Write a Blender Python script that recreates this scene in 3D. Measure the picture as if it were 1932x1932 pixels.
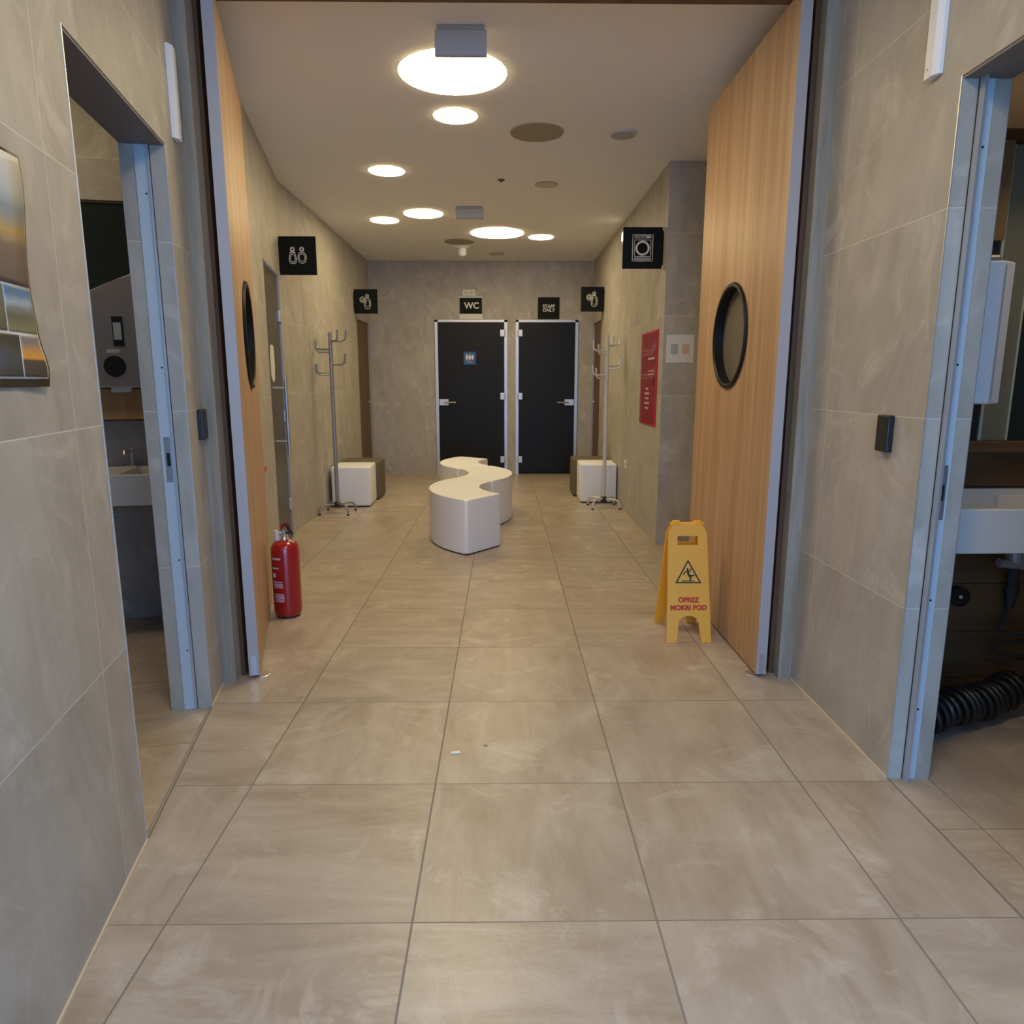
import bpy, bmesh, math, random
from mathutils import Vector, Matrix
random.seed(7)
PI = math.pi
for o in list(bpy.data.objects): bpy.data.objects.remove(o)
SC = bpy.context.scene
COL = SC.collection

# ------------------------------------------------------------------ camera
cam_d = bpy.data.cameras.new('camera')
cam_d.sensor_width = 36; cam_d.lens = 1322.2 / 1932 * 36
cam_d.clip_start = 0.02
cam_d.dof.use_dof = True; cam_d.dof.focus_distance = 2.4; cam_d.dof.aperture_fstop = 7.5
cam = bpy.data.objects.new('camera', cam_d); COL.objects.link(cam)
_p, _y, _r = 0.185069, 0.012048, 0.000448
fw = Vector((math.sin(_y) * math.cos(_p), math.cos(_y) * math.cos(_p), -math.sin(_p)))
rt = Vector((math.cos(_y), -math.sin(_y), 0)); up = rt.cross(fw)
rt2 = rt * math.cos(_r) + up * math.sin(_r); up2 = -rt * math.sin(_r) + up * math.cos(_r)
M = Matrix((rt2, up2, -fw)).transposed().to_4x4(); M.translation = Vector((0.2255, -1.5024, 1.3026))
cam.matrix_world = M
SC.camera = cam

# ------------------------------------------------------------------ world, exposure
W = bpy.data.worlds.new('world'); SC.world = W; W.use_nodes = True
bg = W.node_tree.nodes['Background']
bg.inputs[0].default_value = (0.20, 0.48, 1.0, 1); bg.inputs[1].default_value = 3.0
SC.view_settings.view_transform = 'Standard'; SC.view_settings.look = 'None'
SC.view_settings.gamma = 1; SC.view_settings.use_curve_mapping = False
SC.view_settings.exposure = 1.22
LAMP = 13.0          # strength of the round ceiling lights
LAMPC = (1.0, 0.79, 0.455, 1)

H = 2.893           # ceiling height
LA, LB = -0.7435, -0.187          # the slanting left wall: x = LA + LB * y
LT = Vector((LB, 1, 0)).normalized()            # along it
LN = Vector((1, -LB, 0)).normalized()           # out of it, into the hall

# ------------------------------------------------------------------ materials
def newmat(name):
    m = bpy.data.materials.new(name); m.use_nodes = True
    nt = m.node_tree; return m, nt, nt.nodes['Principled BSDF']
def flat(name, col, rough=0.5, metal=0.0, spec=0.5, noise=0.0, nscale=30, bump=0.0, coat=0.0):
    m, nt, b = newmat(name)
    b.inputs['Base Color'].default_value = (*col, 1); b.inputs['Roughness'].default_value = rough
    b.inputs['Metallic'].default_value = metal; b.inputs['Specular IOR Level'].default_value = spec
    b.inputs['Coat Weight'].default_value = coat
    tc = nt.nodes.new('ShaderNodeTexCoord')
    n = nt.nodes.new('ShaderNodeTexNoise'); n.inputs['Scale'].default_value = nscale; n.inputs['Detail'].default_value = 4
    nt.links.new(tc.outputs['Object'], n.inputs['Vector'])
    if noise:
        mx = nt.nodes.new('ShaderNodeMix'); mx.data_type = 'RGBA'
        mx.inputs[6].default_value = (*[c * (1 - noise) for c in col], 1)
        mx.inputs[7].default_value = (*[min(1, c * (1 + noise)) for c in col], 1)
        nt.links.new(n.outputs[0], mx.inputs[0]); nt.links.new(mx.outputs[2], b.inputs['Base Color'])
    if bump:
        bp = nt.nodes.new('ShaderNodeBump'); bp.inputs['Strength'].default_value = bump; bp.inputs['Distance'].default_value = 0.01
        nt.links.new(n.outputs[0], bp.inputs['Height']); nt.links.new(bp.outputs[0], b.inputs['Normal'])
    return m
def emis(name, col, s):
    m, nt, b = newmat(name)
    b.inputs['Base Color'].default_value = (0.8, 0.8, 0.8, 1)
    b.inputs['Emission Color'].default_value = col; b.inputs['Emission Strength'].default_value = s
    return m
class NB:
    def __init__(s, nt): s.nt = nt
    def v(s, x, sock):
        if isinstance(x, (int, float)): sock.default_value = x
        elif isinstance(x, (tuple, list)): sock.default_value = x
        else: s.nt.links.new(x, sock)
    def math(s, op, a, b=0.0, c=0.0):
        n = s.nt.nodes.new('ShaderNodeMath'); n.operation = op
        s.v(a, n.inputs[0]); s.v(b, n.inputs[1]); s.v(c, n.inputs[2]); return n.outputs[0]
    def xyz(s, a, b, c=0.0):
        n = s.nt.nodes.new('ShaderNodeCombineXYZ'); s.v(a, n.inputs[0]); s.v(b, n.inputs[1]); s.v(c, n.inputs[2]); return n.outputs[0]
    def noise(s, vec, scale, detail=5, rough=0.55, dist=0.0):
        n = s.nt.nodes.new('ShaderNodeTexNoise'); s.v(vec, n.inputs['Vector']); n.inputs['Scale'].default_value = scale
        n.inputs['Detail'].default_value = detail; n.inputs['Roughness'].default_value = rough; n.inputs['Distortion'].default_value = dist
        return n.outputs[0]
    def mix(s, f, a, b):
        n = s.nt.nodes.new('ShaderNodeMix'); n.data_type = 'RGBA'
        s.v(f, n.inputs[0]); s.v(a, n.inputs[6]); s.v(b, n.inputs[7]); return n.outputs[2]
    def fmix(s, f, a, b):
        n = s.nt.nodes.new('ShaderNodeMix'); n.data_type = 'FLOAT'
        s.v(f, n.inputs[0]); s.v(a, n.inputs[2]); s.v(b, n.inputs[3]); return n.outputs[0]
    def ramp(s, f, lo, hi):
        n = s.nt.nodes.new('ShaderNodeMapRange'); n.inputs[1].default_value = lo; n.inputs[2].default_value = hi
        s.v(f, n.inputs[0]); return n.outputs[0]
def stone(name, c0, c1, c2, cj, tu, tv, u0=0, v0=0, jw=0.003, jwv=None, rough=0.5, streak=True, rot=0.0, bump=0.15, streakrot=0.0, spec=0.4):
    """stoneware tiles in metres: c0 dark vein, c1 body, c2 pale vein, cj joint"""
    m, nt, b = newmat(name); N = NB(nt)
    uv = nt.nodes.new('ShaderNodeUVMap'); uv.uv_map = 'UVMap'
    mp = nt.nodes.new('ShaderNodeMapping'); mp.inputs['Rotation'].default_value = (0, 0, rot)
    nt.links.new(uv.outputs[0], mp.inputs[0])
    sp = nt.nodes.new('ShaderNodeSeparateXYZ'); nt.links.new(mp.outputs[0], sp.inputs[0])
    u = N.math('SUBTRACT', sp.outputs[0], u0); v = N.math('SUBTRACT', sp.outputs[1], v0)
    cu = N.math('DIVIDE', u, tu); cv = N.math('DIVIDE', v, tv)
    iu = N.math('FLOOR', N.math('ADD', cu, 0.0)); iv = N.math('FLOOR', cv)
    du = N.math('MULTIPLY', N.math('ABSOLUTE', N.math('SUBTRACT', N.math('FRACT', N.math('ADD', cu, 0.5)), 0.5)), tu)
    dv = N.math('MULTIPLY', N.math('ABSOLUTE', N.math('SUBTRACT', N.math('FRACT', N.math('ADD', cv, 0.5)), 0.5)), tv)
    ju = N.math('LESS_THAN', du, jw / 2); jv = N.math('LESS_THAN', dv, (jwv or jw) / 2)
    j = N.math('MAXIMUM', ju, jv)
    wn = nt.nodes.new('ShaderNodeTexWhiteNoise'); wn.noise_dimensions = '2D'
    nt.links.new(N.xyz(iu, iv), wn.inputs['Vector'])
    rc = nt.nodes.new('ShaderNodeSeparateColor'); nt.links.new(wn.outputs['Color'], rc.inputs[0])
    r1, r2, r3 = rc.outputs[0], rc.outputs[1], rc.outputs[2]
    ou = N.math('MULTIPLY_ADD', r1, 17.0, u); ov = N.math('MULTIPLY_ADD', r2, 23.0, v)
    base = N.xyz(ou, ov, r3)
    if streak:
        # veins lie along one side of a tile or the other
        a1 = N.noise(N.xyz(N.math('MULTIPLY', ou, 1.3), N.math('MULTIPLY', ov, 7.0)), 1.6, 7, 0.62, 0.8)
        a2 = N.noise(N.xyz(N.math('MULTIPLY', ou, 6.0), N.math('MULTIPLY', ov, 1.6)), 1.6, 7, 0.62, 0.8)
        vein = N.fmix(N.math('GREATER_THAN', r3, 0.62), a1, a2)
    else:
        vein = N.noise(N.xyz(N.math('ADD', N.math('MULTIPLY', ou, 4.2), N.math('MULTIPLY', ov, 1.0)), N.math('MULTIPLY', ov, 1.3)), 1.3, 8, 0.64, 1.3)
    clouds = N.noise(base, 2.3, 6, 0.6, 0.5)
    fine = N.noise(base, 55, 4, 0.6)
    t = N.ramp(N.math('ADD', N.math('MULTIPLY', vein, 0.6), N.math('MULTIPLY', clouds, 0.4)), 0.36, 0.62)
    col = N.mix(t, (*c0, 1), (*c1, 1))
    pale = N.ramp(N.noise(N.xyz(ou, ov, 3.0), 3.1, 8, 0.7, 1.5), 0.53, 0.72)
    col = N.mix(pale, col, (*c2, 1))
    col = N.mix(N.math('MULTIPLY', N.ramp(fine, 0.35, 0.75), 0.14), col, (*[x * 0.72 for x in c1], 1))
    col = N.mix(N.math('MULTIPLY', r1, 0.10), col, (*[x * 0.8 for x in c1], 1))
    col = N.mix(N.math('MULTIPLY', j, 0.9), col, (*cj, 1))
    nt.links.new(col, b.inputs['Base Color'])
    ro = N.math('ADD', N.math('MULTIPLY', fine, 0.14), rough - 0.07)
    nt.links.new(N.math('MAXIMUM', ro, N.math('MULTIPLY', j, 0.8)), b.inputs['Roughness'])
    b.inputs['Specular IOR Level'].default_value = spec
    hgt = N.math('SUBTRACT', N.math('ADD', N.math('MULTIPLY', vein, 0.5), N.math('MULTIPLY', fine, 0.22)), N.math('MULTIPLY', j, 0.4))
    bp = nt.nodes.new('ShaderNodeBump'); bp.inputs['Strength'].default_value = bump; bp.inputs['Distance'].default_value = 0.012
    nt.links.new(hgt, bp.inputs['Height']); nt.links.new(bp.outputs[0], b.inputs['Normal'])
    return m
def wood(name, c0, c1, c2, su=30, sv=1.2, rough=0.45, horiz=False, plank=0.0):
    m, nt, b = newmat(name); N = NB(nt)
    uv = nt.nodes.new('ShaderNodeUVMap'); uv.uv_map = 'UVMap'
    sp = nt.nodes.new('ShaderNodeSeparateXYZ'); nt.links.new(uv.outputs[0], sp.inputs[0])
    u, v = sp.outputs[0], sp.outputs[1]
    if horiz: u, v = v, u
    n1 = N.noise(N.xyz(N.math('MULTIPLY', u, su), N.math('MULTIPLY', v, sv)), 1.0, 6, 0.6, 0.6)
    n2 = N.noise(N.xyz(N.math('MULTIPLY', u, su * 5), N.math('MULTIPLY', v, sv * 3), 4.0), 1.0, 4, 0.6, 0.3)
    n3 = N.noise(N.xyz(N.math('MULTIPLY', u, su * 0.35), N.math('MULTIPLY', v, sv * 0.3), 8.0), 1.0, 3, 0.5)
    col = N.mix(N.ramp(n1, 0.3, 0.7), (*c0, 1), (*c1, 1))
    col = N.mix(N.ramp(n3, 0.45, 0.75), col, (*c2, 1))
    col = N.mix(N.math('MULTIPLY', N.ramp(n2, 0.45, 0.7), 0.35), col, (*c0, 1))
    if plank:
        d = N.math('ABSOLUTE', N.math('SUBTRACT', N.math('FRACT', N.math('DIVIDE', u, plank)), 0.5))
        col = N.mix(N.math('LESS_THAN', d, 0.012), col, (*[x * 0.5 for x in c0], 1))
    nt.links.new(col, b.inputs['Base Color']); b.inputs['Roughness'].default_value = rough
    bp = nt.nodes.new('ShaderNodeBump'); bp.inputs['Strength'].default_value = 0.08; bp.inputs['Distance'].default_value = 0.004
    nt.links.new(n1, bp.inputs['Height']); nt.links.new(bp.outputs[0], b.inputs['Normal'])
    return m

WC0, WC1, WC2, WCJ = (0.345, 0.315, 0.265), (0.47, 0.44, 0.38), (0.575, 0.545, 0.48), (0.66, 0.63, 0.56)
FC0, FC1, FC2, FCJ = (0.335, 0.265, 0.19), (0.49, 0.42, 0.335), (0.60, 0.54, 0.45), (0.20, 0.18, 0.15)
m_floor = stone('floor_tile', FC0, FC1, FC2, FCJ, 0.6, 0.6, 0, 0, 0.0055, 0.0035, rough=0.33, bump=0.22, spec=0.5)
m_floor_l = stone('floor_tile_side_room', FC0, FC1, FC2, FCJ, 0.6, 0.6, -0.14, 0.43, 0.004, rough=0.35, rot=-math.atan(0.187), spec=0.5)
m_floor_r = stone('floor_tile_wash_room', FC0, FC1, FC2, FCJ, 0.6, 0.6, 1.64, 0.345, 0.004, rough=0.35, spec=0.5)
m_wall_l = stone('wall_tile_left', WC0, WC1, WC2, WCJ, 1.2, 0.6, 0.289, -0.01, 0.0028, rough=0.55, streak=False)
m_wall_r = stone('wall_tile_right', WC0, WC1, WC2, WCJ, 1.2, 0.6, 1.27, -0.01, 0.0028, rough=0.55, streak=False)
m_wall_b = stone('wall_tile_back', WC0, WC1, WC2, [x * 0.9 for x in WC1], 1.2, 0.6, 0.33, -0.01, 0.0018, rough=0.55, streak=False)
m_plaster = flat('ceiling_plaster', (0.86, 0.845, 0.81), 0.9, noise=0.02, nscale=3)
m_oak = wood('oak_veneer', (0.36, 0.21, 0.105), (0.50, 0.325, 0.175), (0.58, 0.40, 0.235), 34, 1.0)
m_oak_grey = wood('grey_oak', (0.24, 0.20, 0.15), (0.33, 0.285, 0.225), (0.40, 0.35, 0.28), 50, 3.5, 0.6)
m_oak_dark = wood('dark_walnut', (0.085, 0.038, 0.016), (0.14, 0.068, 0.03), (0.17, 0.09, 0.042), 22, 1.6, 0.5)
m_oak_post = wood('brown_post', (0.16, 0.085, 0.03), (0.25, 0.14, 0.055), (0.3, 0.18, 0.08), 22, 1.6, 0.5)
m_walnut_h = wood('walnut_planks', (0.085, 0.042, 0.018), (0.14, 0.072, 0.032), (0.18, 0.10, 0.05), 16, 1.2, 0.5, horiz=True, plank=0.2)
m_oak_bright = wood('warm_oak', (0.36, 0.20, 0.08), (0.5, 0.3, 0.13), (0.55, 0.34, 0.16), 60, 1.0)
m_alu = flat('brushed_aluminium', (0.62, 0.62, 0.63), 0.42, 0.75, noise=0.03, nscale=80)
m_alu_door = flat('door_edge_aluminium', (0.44, 0.40, 0.39), 0.55, 0.2, noise=0.02)
m_channel = flat('pale_channel', (0.50, 0.58, 0.64), 0.45, noise=0.02, nscale=40)
m_steel = flat('stainless_steel', (0.55, 0.55, 0.56), 0.35, 0.85, noise=0.03)
m_chrome = flat('chrome', (0.75, 0.75, 0.76), 0.15, 1.0)
m_greypaint = flat('grey_powder_coat', (0.36, 0.36, 0.36), 0.45, 0.4)
m_black = flat('black_plastic', (0.012, 0.013, 0.016), 0.35, spec=0.5)
m_rubber = flat('black_rubber', (0.02, 0.02, 0.02), 0.7)
m_hose = flat('coil_rubber', (0.010, 0.010, 0.011), 0.4)
m_blackgap = flat('black_seal', (0.008, 0.008, 0.009), 0.8)
m_blackglass = flat('black_glass', (0.010, 0.010, 0.010), 0.45, spec=0.22)
m_white = flat('white_plastic', (0.80, 0.80, 0.80), 0.45, noise=0.01)
m_whitebench = flat('white_leatherette', (0.84, 0.85, 0.86), 0.5, noise=0.015, nscale=12, spec=0.45)
m_olive = flat('olive_leatherette', (0.13, 0.11, 0.07), 0.6, noise=0.05)
m_ceramic = flat('pale_solid_surface', (0.66, 0.66, 0.62), 0.35, noise=0.01)
m_red = flat('red_enamel', (0.34, 0.004, 0.009), 0.22, spec=0.6, coat=0.4)
m_redflat = flat('red_sheet', (0.52, 0.012, 0.014), 0.25, spec=0.6)
m_redtext = flat('red_print', (0.55, 0.05, 0.012), 0.6)
m_yellow = flat('yellow_plastic', (0.88, 0.43, 0.030), 0.42, noise=0.015)
m_signblack = flat('sign_black', (0.006, 0.008, 0.008), 0.6, spec=0.15)
m_signwhite = flat('sign_white', (0.72, 0.72, 0.70), 0.6)
m_blacktext = flat('black_print', (0.02, 0.025, 0.012), 0.6)
m_bluesign = flat('blue_sign', (0.015, 0.09, 0.27), 0.4)
m_paper = flat('white_paper', (0.70, 0.70, 0.67), 0.7)
m_greyprint = flat('grey_print', (0.42, 0.43, 0.42), 0.7)
m_redprint = flat('salmon_print', (0.62, 0.44, 0.34), 0.7)
m_label = flat('label_print', (0.55, 0.42, 0.45), 0.5)
m_grille = flat('speaker_grille', (0.36, 0.31, 0.22), 0.75, noise=0.12, nscale=400)
m_trimring = flat('ceiling_ring', (0.60, 0.56, 0.50), 0.6)
m_smoke = flat('grey_ceiling_disc', (0.42, 0.41, 0.40), 0.6)
m_ringolive = flat('ring_mark', (0.42, 0.36, 0.24), 0.7)
m_light = emis('ceiling_light_diffuser', LAMPC, LAMP)
m_lightrim = flat('light_rim', (0.9, 0.8, 0.5), 0.4)
m_exitplate = flat('grey_acrylic', (0.52, 0.50, 0.46), 0.3, spec=0.6)
m_mirror = flat('mirror_painted_reflection', (0.22, 0.195, 0.125), 0.3, 0.0)  # olive reflection of the opposite tile wall put into the colour
m_mirrordark = flat('dark_mirror_glass', (0.05, 0.07, 0.075), 0.12, 0.6)
m_glassedge = flat('glass_edge', (0.50, 0.52, 0.38), 0.3)
m_frost = flat('smoked_glass', (0.075, 0.066, 0.048), 0.35, spec=0.35)
m_porthole = flat('porthole_glass', (0.17, 0.15, 0.12), 0.25, spec=0.5)
m_cream = flat('cream_joint', (0.62, 0.50, 0.36), 0.6)
m_arrow = flat('orange_red_arrow', (0.65, 0.06, 0.02), 0.5)
m_joint = flat('floor_joint', FCJ, 0.8)
m_crumb = flat('crumb_white', (0.85, 0.8, 0.65), 0.7)
m_crumb2 = flat('crumb_grey', (0.35, 0.27, 0.2), 0.7)

# ------------------------------------------------------------------ mesh builder
class MB:
    def __init__(s): s.bm = bmesh.new()
    def _new(s, vs, fs):
        v = [s.bm.verts.new(p) for p in vs]
        out = []
        for f in fs:
            try: out.append(s.bm.faces.new([v[i] for i in f]))
            except ValueError: pass
        return v, out
    def box(s, x0, x1, y0, y1, z0, z1, M=None, bev=0, seg=2):
        P = [Vector(p) for p in ((x0, y0, z0), (x1, y0, z0), (x1, y1, z0), (x0, y1, z0), (x0, y0, z1), (x1, y0, z1), (x1, y1, z1), (x0, y1, z1))]
        if M is not None: P = [M @ p for p in P]
        v, f = s._new(P, ((0, 3, 2, 1), (4, 5, 6, 7), (0, 1, 5, 4), (1, 2, 6, 5), (2, 3, 7, 6), (3, 0, 4, 7)))
        if bev:
            es = list({e for ff in f for e in ff.edges})
            bmesh.ops.bevel(s.bm, geom=es, offset=bev, segments=seg, profile=0.5, affect='EDGES')
        return s
    def prism(s, pts, h0, h1, M=None, bev=0, seg=2, bev_vert=False):
        """pts in the XY plane, extruded h0..h1 in Z, then M"""
        n = len(pts); P = [Vector((a, b, h0)) for a, b in pts] + [Vector((a, b, h1)) for a, b in pts]
        if M is not None: P = [M @ p for p in P]
        fs = [tuple(range(n))[::-1], tuple(range(n, 2 * n))] + [(i, (i + 1) % n, n + (i + 1) % n, n + i) for i in range(n)]
        v, f = s._new(P, fs)
        if bev:
            es = [e for e in f[0].edges] + [e for e in f[1].edges]
            if bev_vert: es = list({e for ff in f for e in ff.edges})
            bmesh.ops.bevel(s.bm, geom=list(set(es)), offset=bev, segments=seg, profile=0.5, affect='EDGES')
        return s
    def tube(s, pts, r, n=10, closed=False, caps=True):
        pts = [Vector(p) for p in pts]; rings = []
        m = len(pts); prev = None
        for i, p in enumerate(pts):
            a = pts[(i - 1) % m] if (closed or i > 0) else p
            b = pts[(i + 1) % m] if (closed or i < m - 1) else p
            t = (b - a).normalized()
            if prev is None:
                u = t.orthogonal().normalized()
            else:
                u = (prev - t * prev.dot(t)).normalized()
            prev = u; w = t.cross(u)
            rr = r[i] if isinstance(r, (list, tuple)) else r
            rings.append([s.bm.verts.new(p + u * math.cos(2 * PI * k / n) * rr + w * math.sin(2 * PI * k / n) * rr) for k in range(n)])
        for i in range(m if closed else m - 1):
            A, B = rings[i], rings[(i + 1) % m]
            off = 0
            if closed and i == m - 1:
                off = min(range(n), key=lambda q: (A[0].co - B[q].co).length)
            for k in range(n):
                s.bm.faces.new((A[k], A[(k + 1) % n], B[(k + 1 + off) % n], B[(k + off) % n]))
        if caps and not closed:
            s.bm.faces.new(rings[0][::-1]); s.bm.faces.new(rings[-1])
        return s
    def cyl(s, p0, p1, r, n=24): return s.tube([p0, p1], r, n)
    def lathe(s, prof, c=(0, 0, 0), n=32, M=None):
        """prof: list of (radius, height) about Z through c"""
        c = Vector(c); rings = []
        for r, h in prof:
            if r < 1e-6:
                p = Vector((c.x, c.y, c.z + h)); rings.append([s.bm.verts.new(M @ p if M else p)])
            else:
                ring = []
                for k in range(n):
                    p = Vector((c.x + r * math.cos(2 * PI * k / n), c.y + r * math.sin(2 * PI * k / n), c.z + h))
                    ring.append(s.bm.verts.new(M @ p if M else p))
                rings.append(ring)
        for A, B in zip(rings, rings[1:]):
            if len(A) == 1 and len(B) == 1: continue
            for k in range(n):
                k2 = (k + 1) % n
                if len(A) == 1: s.bm.faces.new((A[0], B[k], B[k2]))
                elif len(B) == 1: s.bm.faces.new((A[k], A[k2], B[0]))
                else: s.bm.faces.new((A[k], A[k2], B[k2], B[k]))
        for R, rev in ((rings[0], True), (rings[-1], False)):
            if len(R) > 1: s.bm.faces.new(R[::-1] if rev else R)
        return s
    def build(s, name, mat, parent=None, smooth=False, local=False, label=None):
        bm = s.bm
        bmesh.ops.recalc_face_normals(bm, faces=bm.faces)
        uvl = bm.loops.layers.uv.new('UVMap')
        for f in bm.faces:
            nz = f.normal
            if abs(nz.z) > 0.7:
                for l in f.loops: l[uvl].uv = (l.vert.co.x, l.vert.co.y)
            else:
                t = Vector((-nz.y, nz.x, 0)).normalized() if (abs(nz.x) + abs(nz.y)) > 1e-6 else Vector((1, 0, 0))
                if (t.y < 0 and abs(t.y) >= abs(t.x)) or (t.x < 0 and abs(t.x) > abs(t.y)): t = -t
                for l in f.loops: l[uvl].uv = (l.vert.co.dot(t), l.vert.co.z)
            f.smooth = smooth
        me = bpy.data.meshes.new(name); bm.to_mesh(me); bm.free()
        me.materials.append(mat)
        if smooth:
            try: me.set_sharp_from_angle(angle=math.radians(40))
            except Exception: pass
        o = bpy.data.objects.new(name, me); COL.objects.link(o)
        if parent is not None:
            o.parent = parent
            if not local: o.matrix_parent_inverse = rootmat(parent).inverted()
        if label: o['label'] = label
        return o
def rootmat(o):
    if o.type == 'EMPTY': return Matrix.Translation(o.location) @ Matrix.Rotation(o.rotation_euler.z, 4, 'Z')
    return Matrix.Identity(4)
def thing(name, label, cat, loc=(0, 0, 0), rz=0, group=None):
    o = bpy.data.objects.new(name, None); COL.objects.link(o); o.empty_display_size = 0.1
    o.location = loc; o.rotation_euler = (0, 0, rz); o['label'] = label; o['category'] = cat
    if group: o['group'] = group
    return o
def tag(o, label, cat, group=None):
    o['label'] = label; o['category'] = cat
    if group: o['group'] = group
    return o
def struct(o): o['kind'] = 'structure'; return o
def sroot(name, loc=(0, 0, 0), rz=0):
    o = bpy.data.objects.new(name, None); COL.objects.link(o); o.empty_display_size = 0.1
    o.location = loc; o.rotation_euler = (0, 0, rz); o['kind'] = 'structure'; return o
def dup(root, loc, label, group=None, rz=None):
    r = root.copy(); COL.objects.link(r); r.location = loc
    if rz is not None: r.rotation_euler = (0, 0, rz)
    r['label'] = label
    if group: r['group'] = group
    for ch in list(root.children):
        c = ch.copy(); COL.objects.link(c); c.parent = r
        for g in ch.children:
            d = g.copy(); COL.objects.link(d); d.parent = c
    return r
def text_mb(txt, size, M, depth=0.001, align='CENTER', spacing=1.0, bold=0.0):
    cu = bpy.data.curves.new('lettering', 'FONT'); cu.body = txt; cu.size = size; cu.align_x = align; cu.align_y = 'CENTER'
    cu.extrude = depth; cu.space_character = spacing; cu.offset = bold; cu.resolution_u = 3
    o = bpy.data.objects.new('lettering', cu); COL.objects.link(o)
    dg = bpy.context.evaluated_depsgraph_get(); me = bpy.data.meshes.new_from_object(o.evaluated_get(dg))
    me.transform(M); bpy.data.objects.remove(o)
    mb = MB(); mb.bm.from_mesh(me); bpy.data.meshes.remove(me)
    while mb.bm.loops.layers.uv: mb.bm.loops.layers.uv.remove(mb.bm.loops.layers.uv[0])
    return mb
def facing(x, y, z):
    """frame of a vertical board that faces the entrance: local x right, local y up, local z to the viewer"""
    return Matrix(((1, 0, 0, x), (0, 0, -1, y), (0, 1, 0, z), (0, 0, 0, 1)))
def frame(o, ex, ey, ez):
    M = Matrix.Identity(4)
    for i in range(3): M[i][0] = ex[i]; M[i][1] = ey[i]; M[i][2] = ez[i]; M[i][3] = o[i]
    return M
UPV = Vector((0, 0, 1))
def lw(y, off=0.0, z=0.0):      # a point of the slanting left wall at depth y, off = into the hall
    return Vector((LA + LB * y, y, z)) + LN * off
ML = frame(Vector((LA, 0, 0)), LN, LT, UPV)    # local: x out of wall, y along, z up
LK = math.sqrt(1 + LB * LB)
def lbox(mb, y0, y1, o0, o1, z0, z1, **k):    # box on the slanting wall; y0..y1 world depth at the wall face
    return mb.box(o0, o1, y0 * LK, y1 * LK, z0, z1, M=ML, **k)

# ------------------------------------------------------------------ setting
struct(MB().box(-1.75, 1.505, -7, 8.6, -0.1, 0).build('floor', m_floor))
# side floors lie beside the hall floor, cut along the wall lines
mb = MB(); mb.prism([(-4.2, -2.6), (lw(-2.6).x - 0.02, -2.6), (lw(0.318).x - 0.02, 0.318), (lw(0.318).x, 0.318), (lw(1.163).x, 1.163), (lw(1.163).x - 0.05, 1.163), (lw(3).x - 0.1, 3), (-4.2, 3)], -0.05, 0.0004)
struct(mb.build('floor_left', m_floor_l))
struct(MB().box(1.505, 4.2, -2.6, 4.4, -0.1, 0.0).build('floor_right', m_floor_r))
struct(MB().box(-4.4, 4.4, -2.75, 8.75, H, H + 0.12).build('ceiling', m_plaster))
T = 0.15
mb = MB()
lbox(mb, -2.6, 0.318, -T, 0, 0, H); lbox(mb, 0.318, 1.163, -T, 0, 2.12, H); lbox(mb, 1.163, 3.45, -T, 0, 0, H)
lbox(mb, 3.45, 4.27, -T, 0, 2.11, H); lbox(mb, 4.27, 4.60, -T, 0, 0, H)
struct(mb.build('wall_left', m_wall_l))
mb = MB(); mb.box(-1.75, -1.6, 4.58, 7.51, 0, H); mb.box(-1.75, -1.6, 7.51, 8.35, 2.08, H); mb.box(-1.75, -1.6, 8.35, 8.5, 0, H)
struct(mb.build('wall_corridor_left', m_wall_l))
mb = MB()
mb.box(1.5, 1.64, 0.615, 1.60, 0, H); mb.box(1.5, 1.64, -0.29, 0.615, 2.135, H); mb.box(1.5, 1.64, -2.6, -0.29, 0, H)
mb.box(1.64, 2.7, 1.45, 1.60, 0, H); mb.box(2.55, 2.7, 1.6, 4.02, 0, H)
mb.box(1.455, 2.7, 4.02, 4.17, 0, H); mb.box(1.455, 1.605, 4.17, 7.56, 0, H); mb.box(1.455, 1.605, 7.56, 8.37, 2.08, H); mb.box(1.455, 1.605, 8.37, 8.5, 0, H)
struct(mb.build('wall_right', m_wall_r))
struct(MB().box(-1.75, 1.62, 8.41, 8.56, 0, H).build('wall_back', m_wall_b))
# side rooms: left wash room (turned with the slanting wall) and right wash room
E1 = Vector((math.cos(math.atan(0.187)), math.sin(math.atan(0.187)), 0)); E2 = Vector((-E1.y, E1.x, 0))
MR = frame(Vector((-1.64, 2.30, 0)), E1, E2, UPV)      # left room: local x along its far wall, y into the wall, z up
mb = MB(); mb.box(-2.6, 0.31, 0, 0.12, 0, H, M=MR); mb.box(-2.72, -2.6, -4.6, 0.12, 0, H, M=MR)
struct(mb.build('wall_far_left', m_wall_l))
struct(MB().box(1.64, 4.2, 1.20, 1.32, 0, H).build('wall_far_right', m_walnut_h))
mb = MB(); mb.box(4.1, 4.2, -2.6, 1.2, 0, H); mb.box(1.64, 4.2, -2.72, -2.6, 0, H)
struct(mb.build('wall_outer_right', m_wall_b))
mb = MB(); mb.box(-4.4, lw(-2.6).x - 0.15, -2.72, -2.6, 0, H)
struct(mb.build('wall_outer_left', m_wall_b))
mb = MB(); mb.box(lw(-2.6).x - 0.15, 1.64, -2.75, -2.6, 2.55, H)
struct(mb.build('wall_front', m_wall_b))
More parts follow.
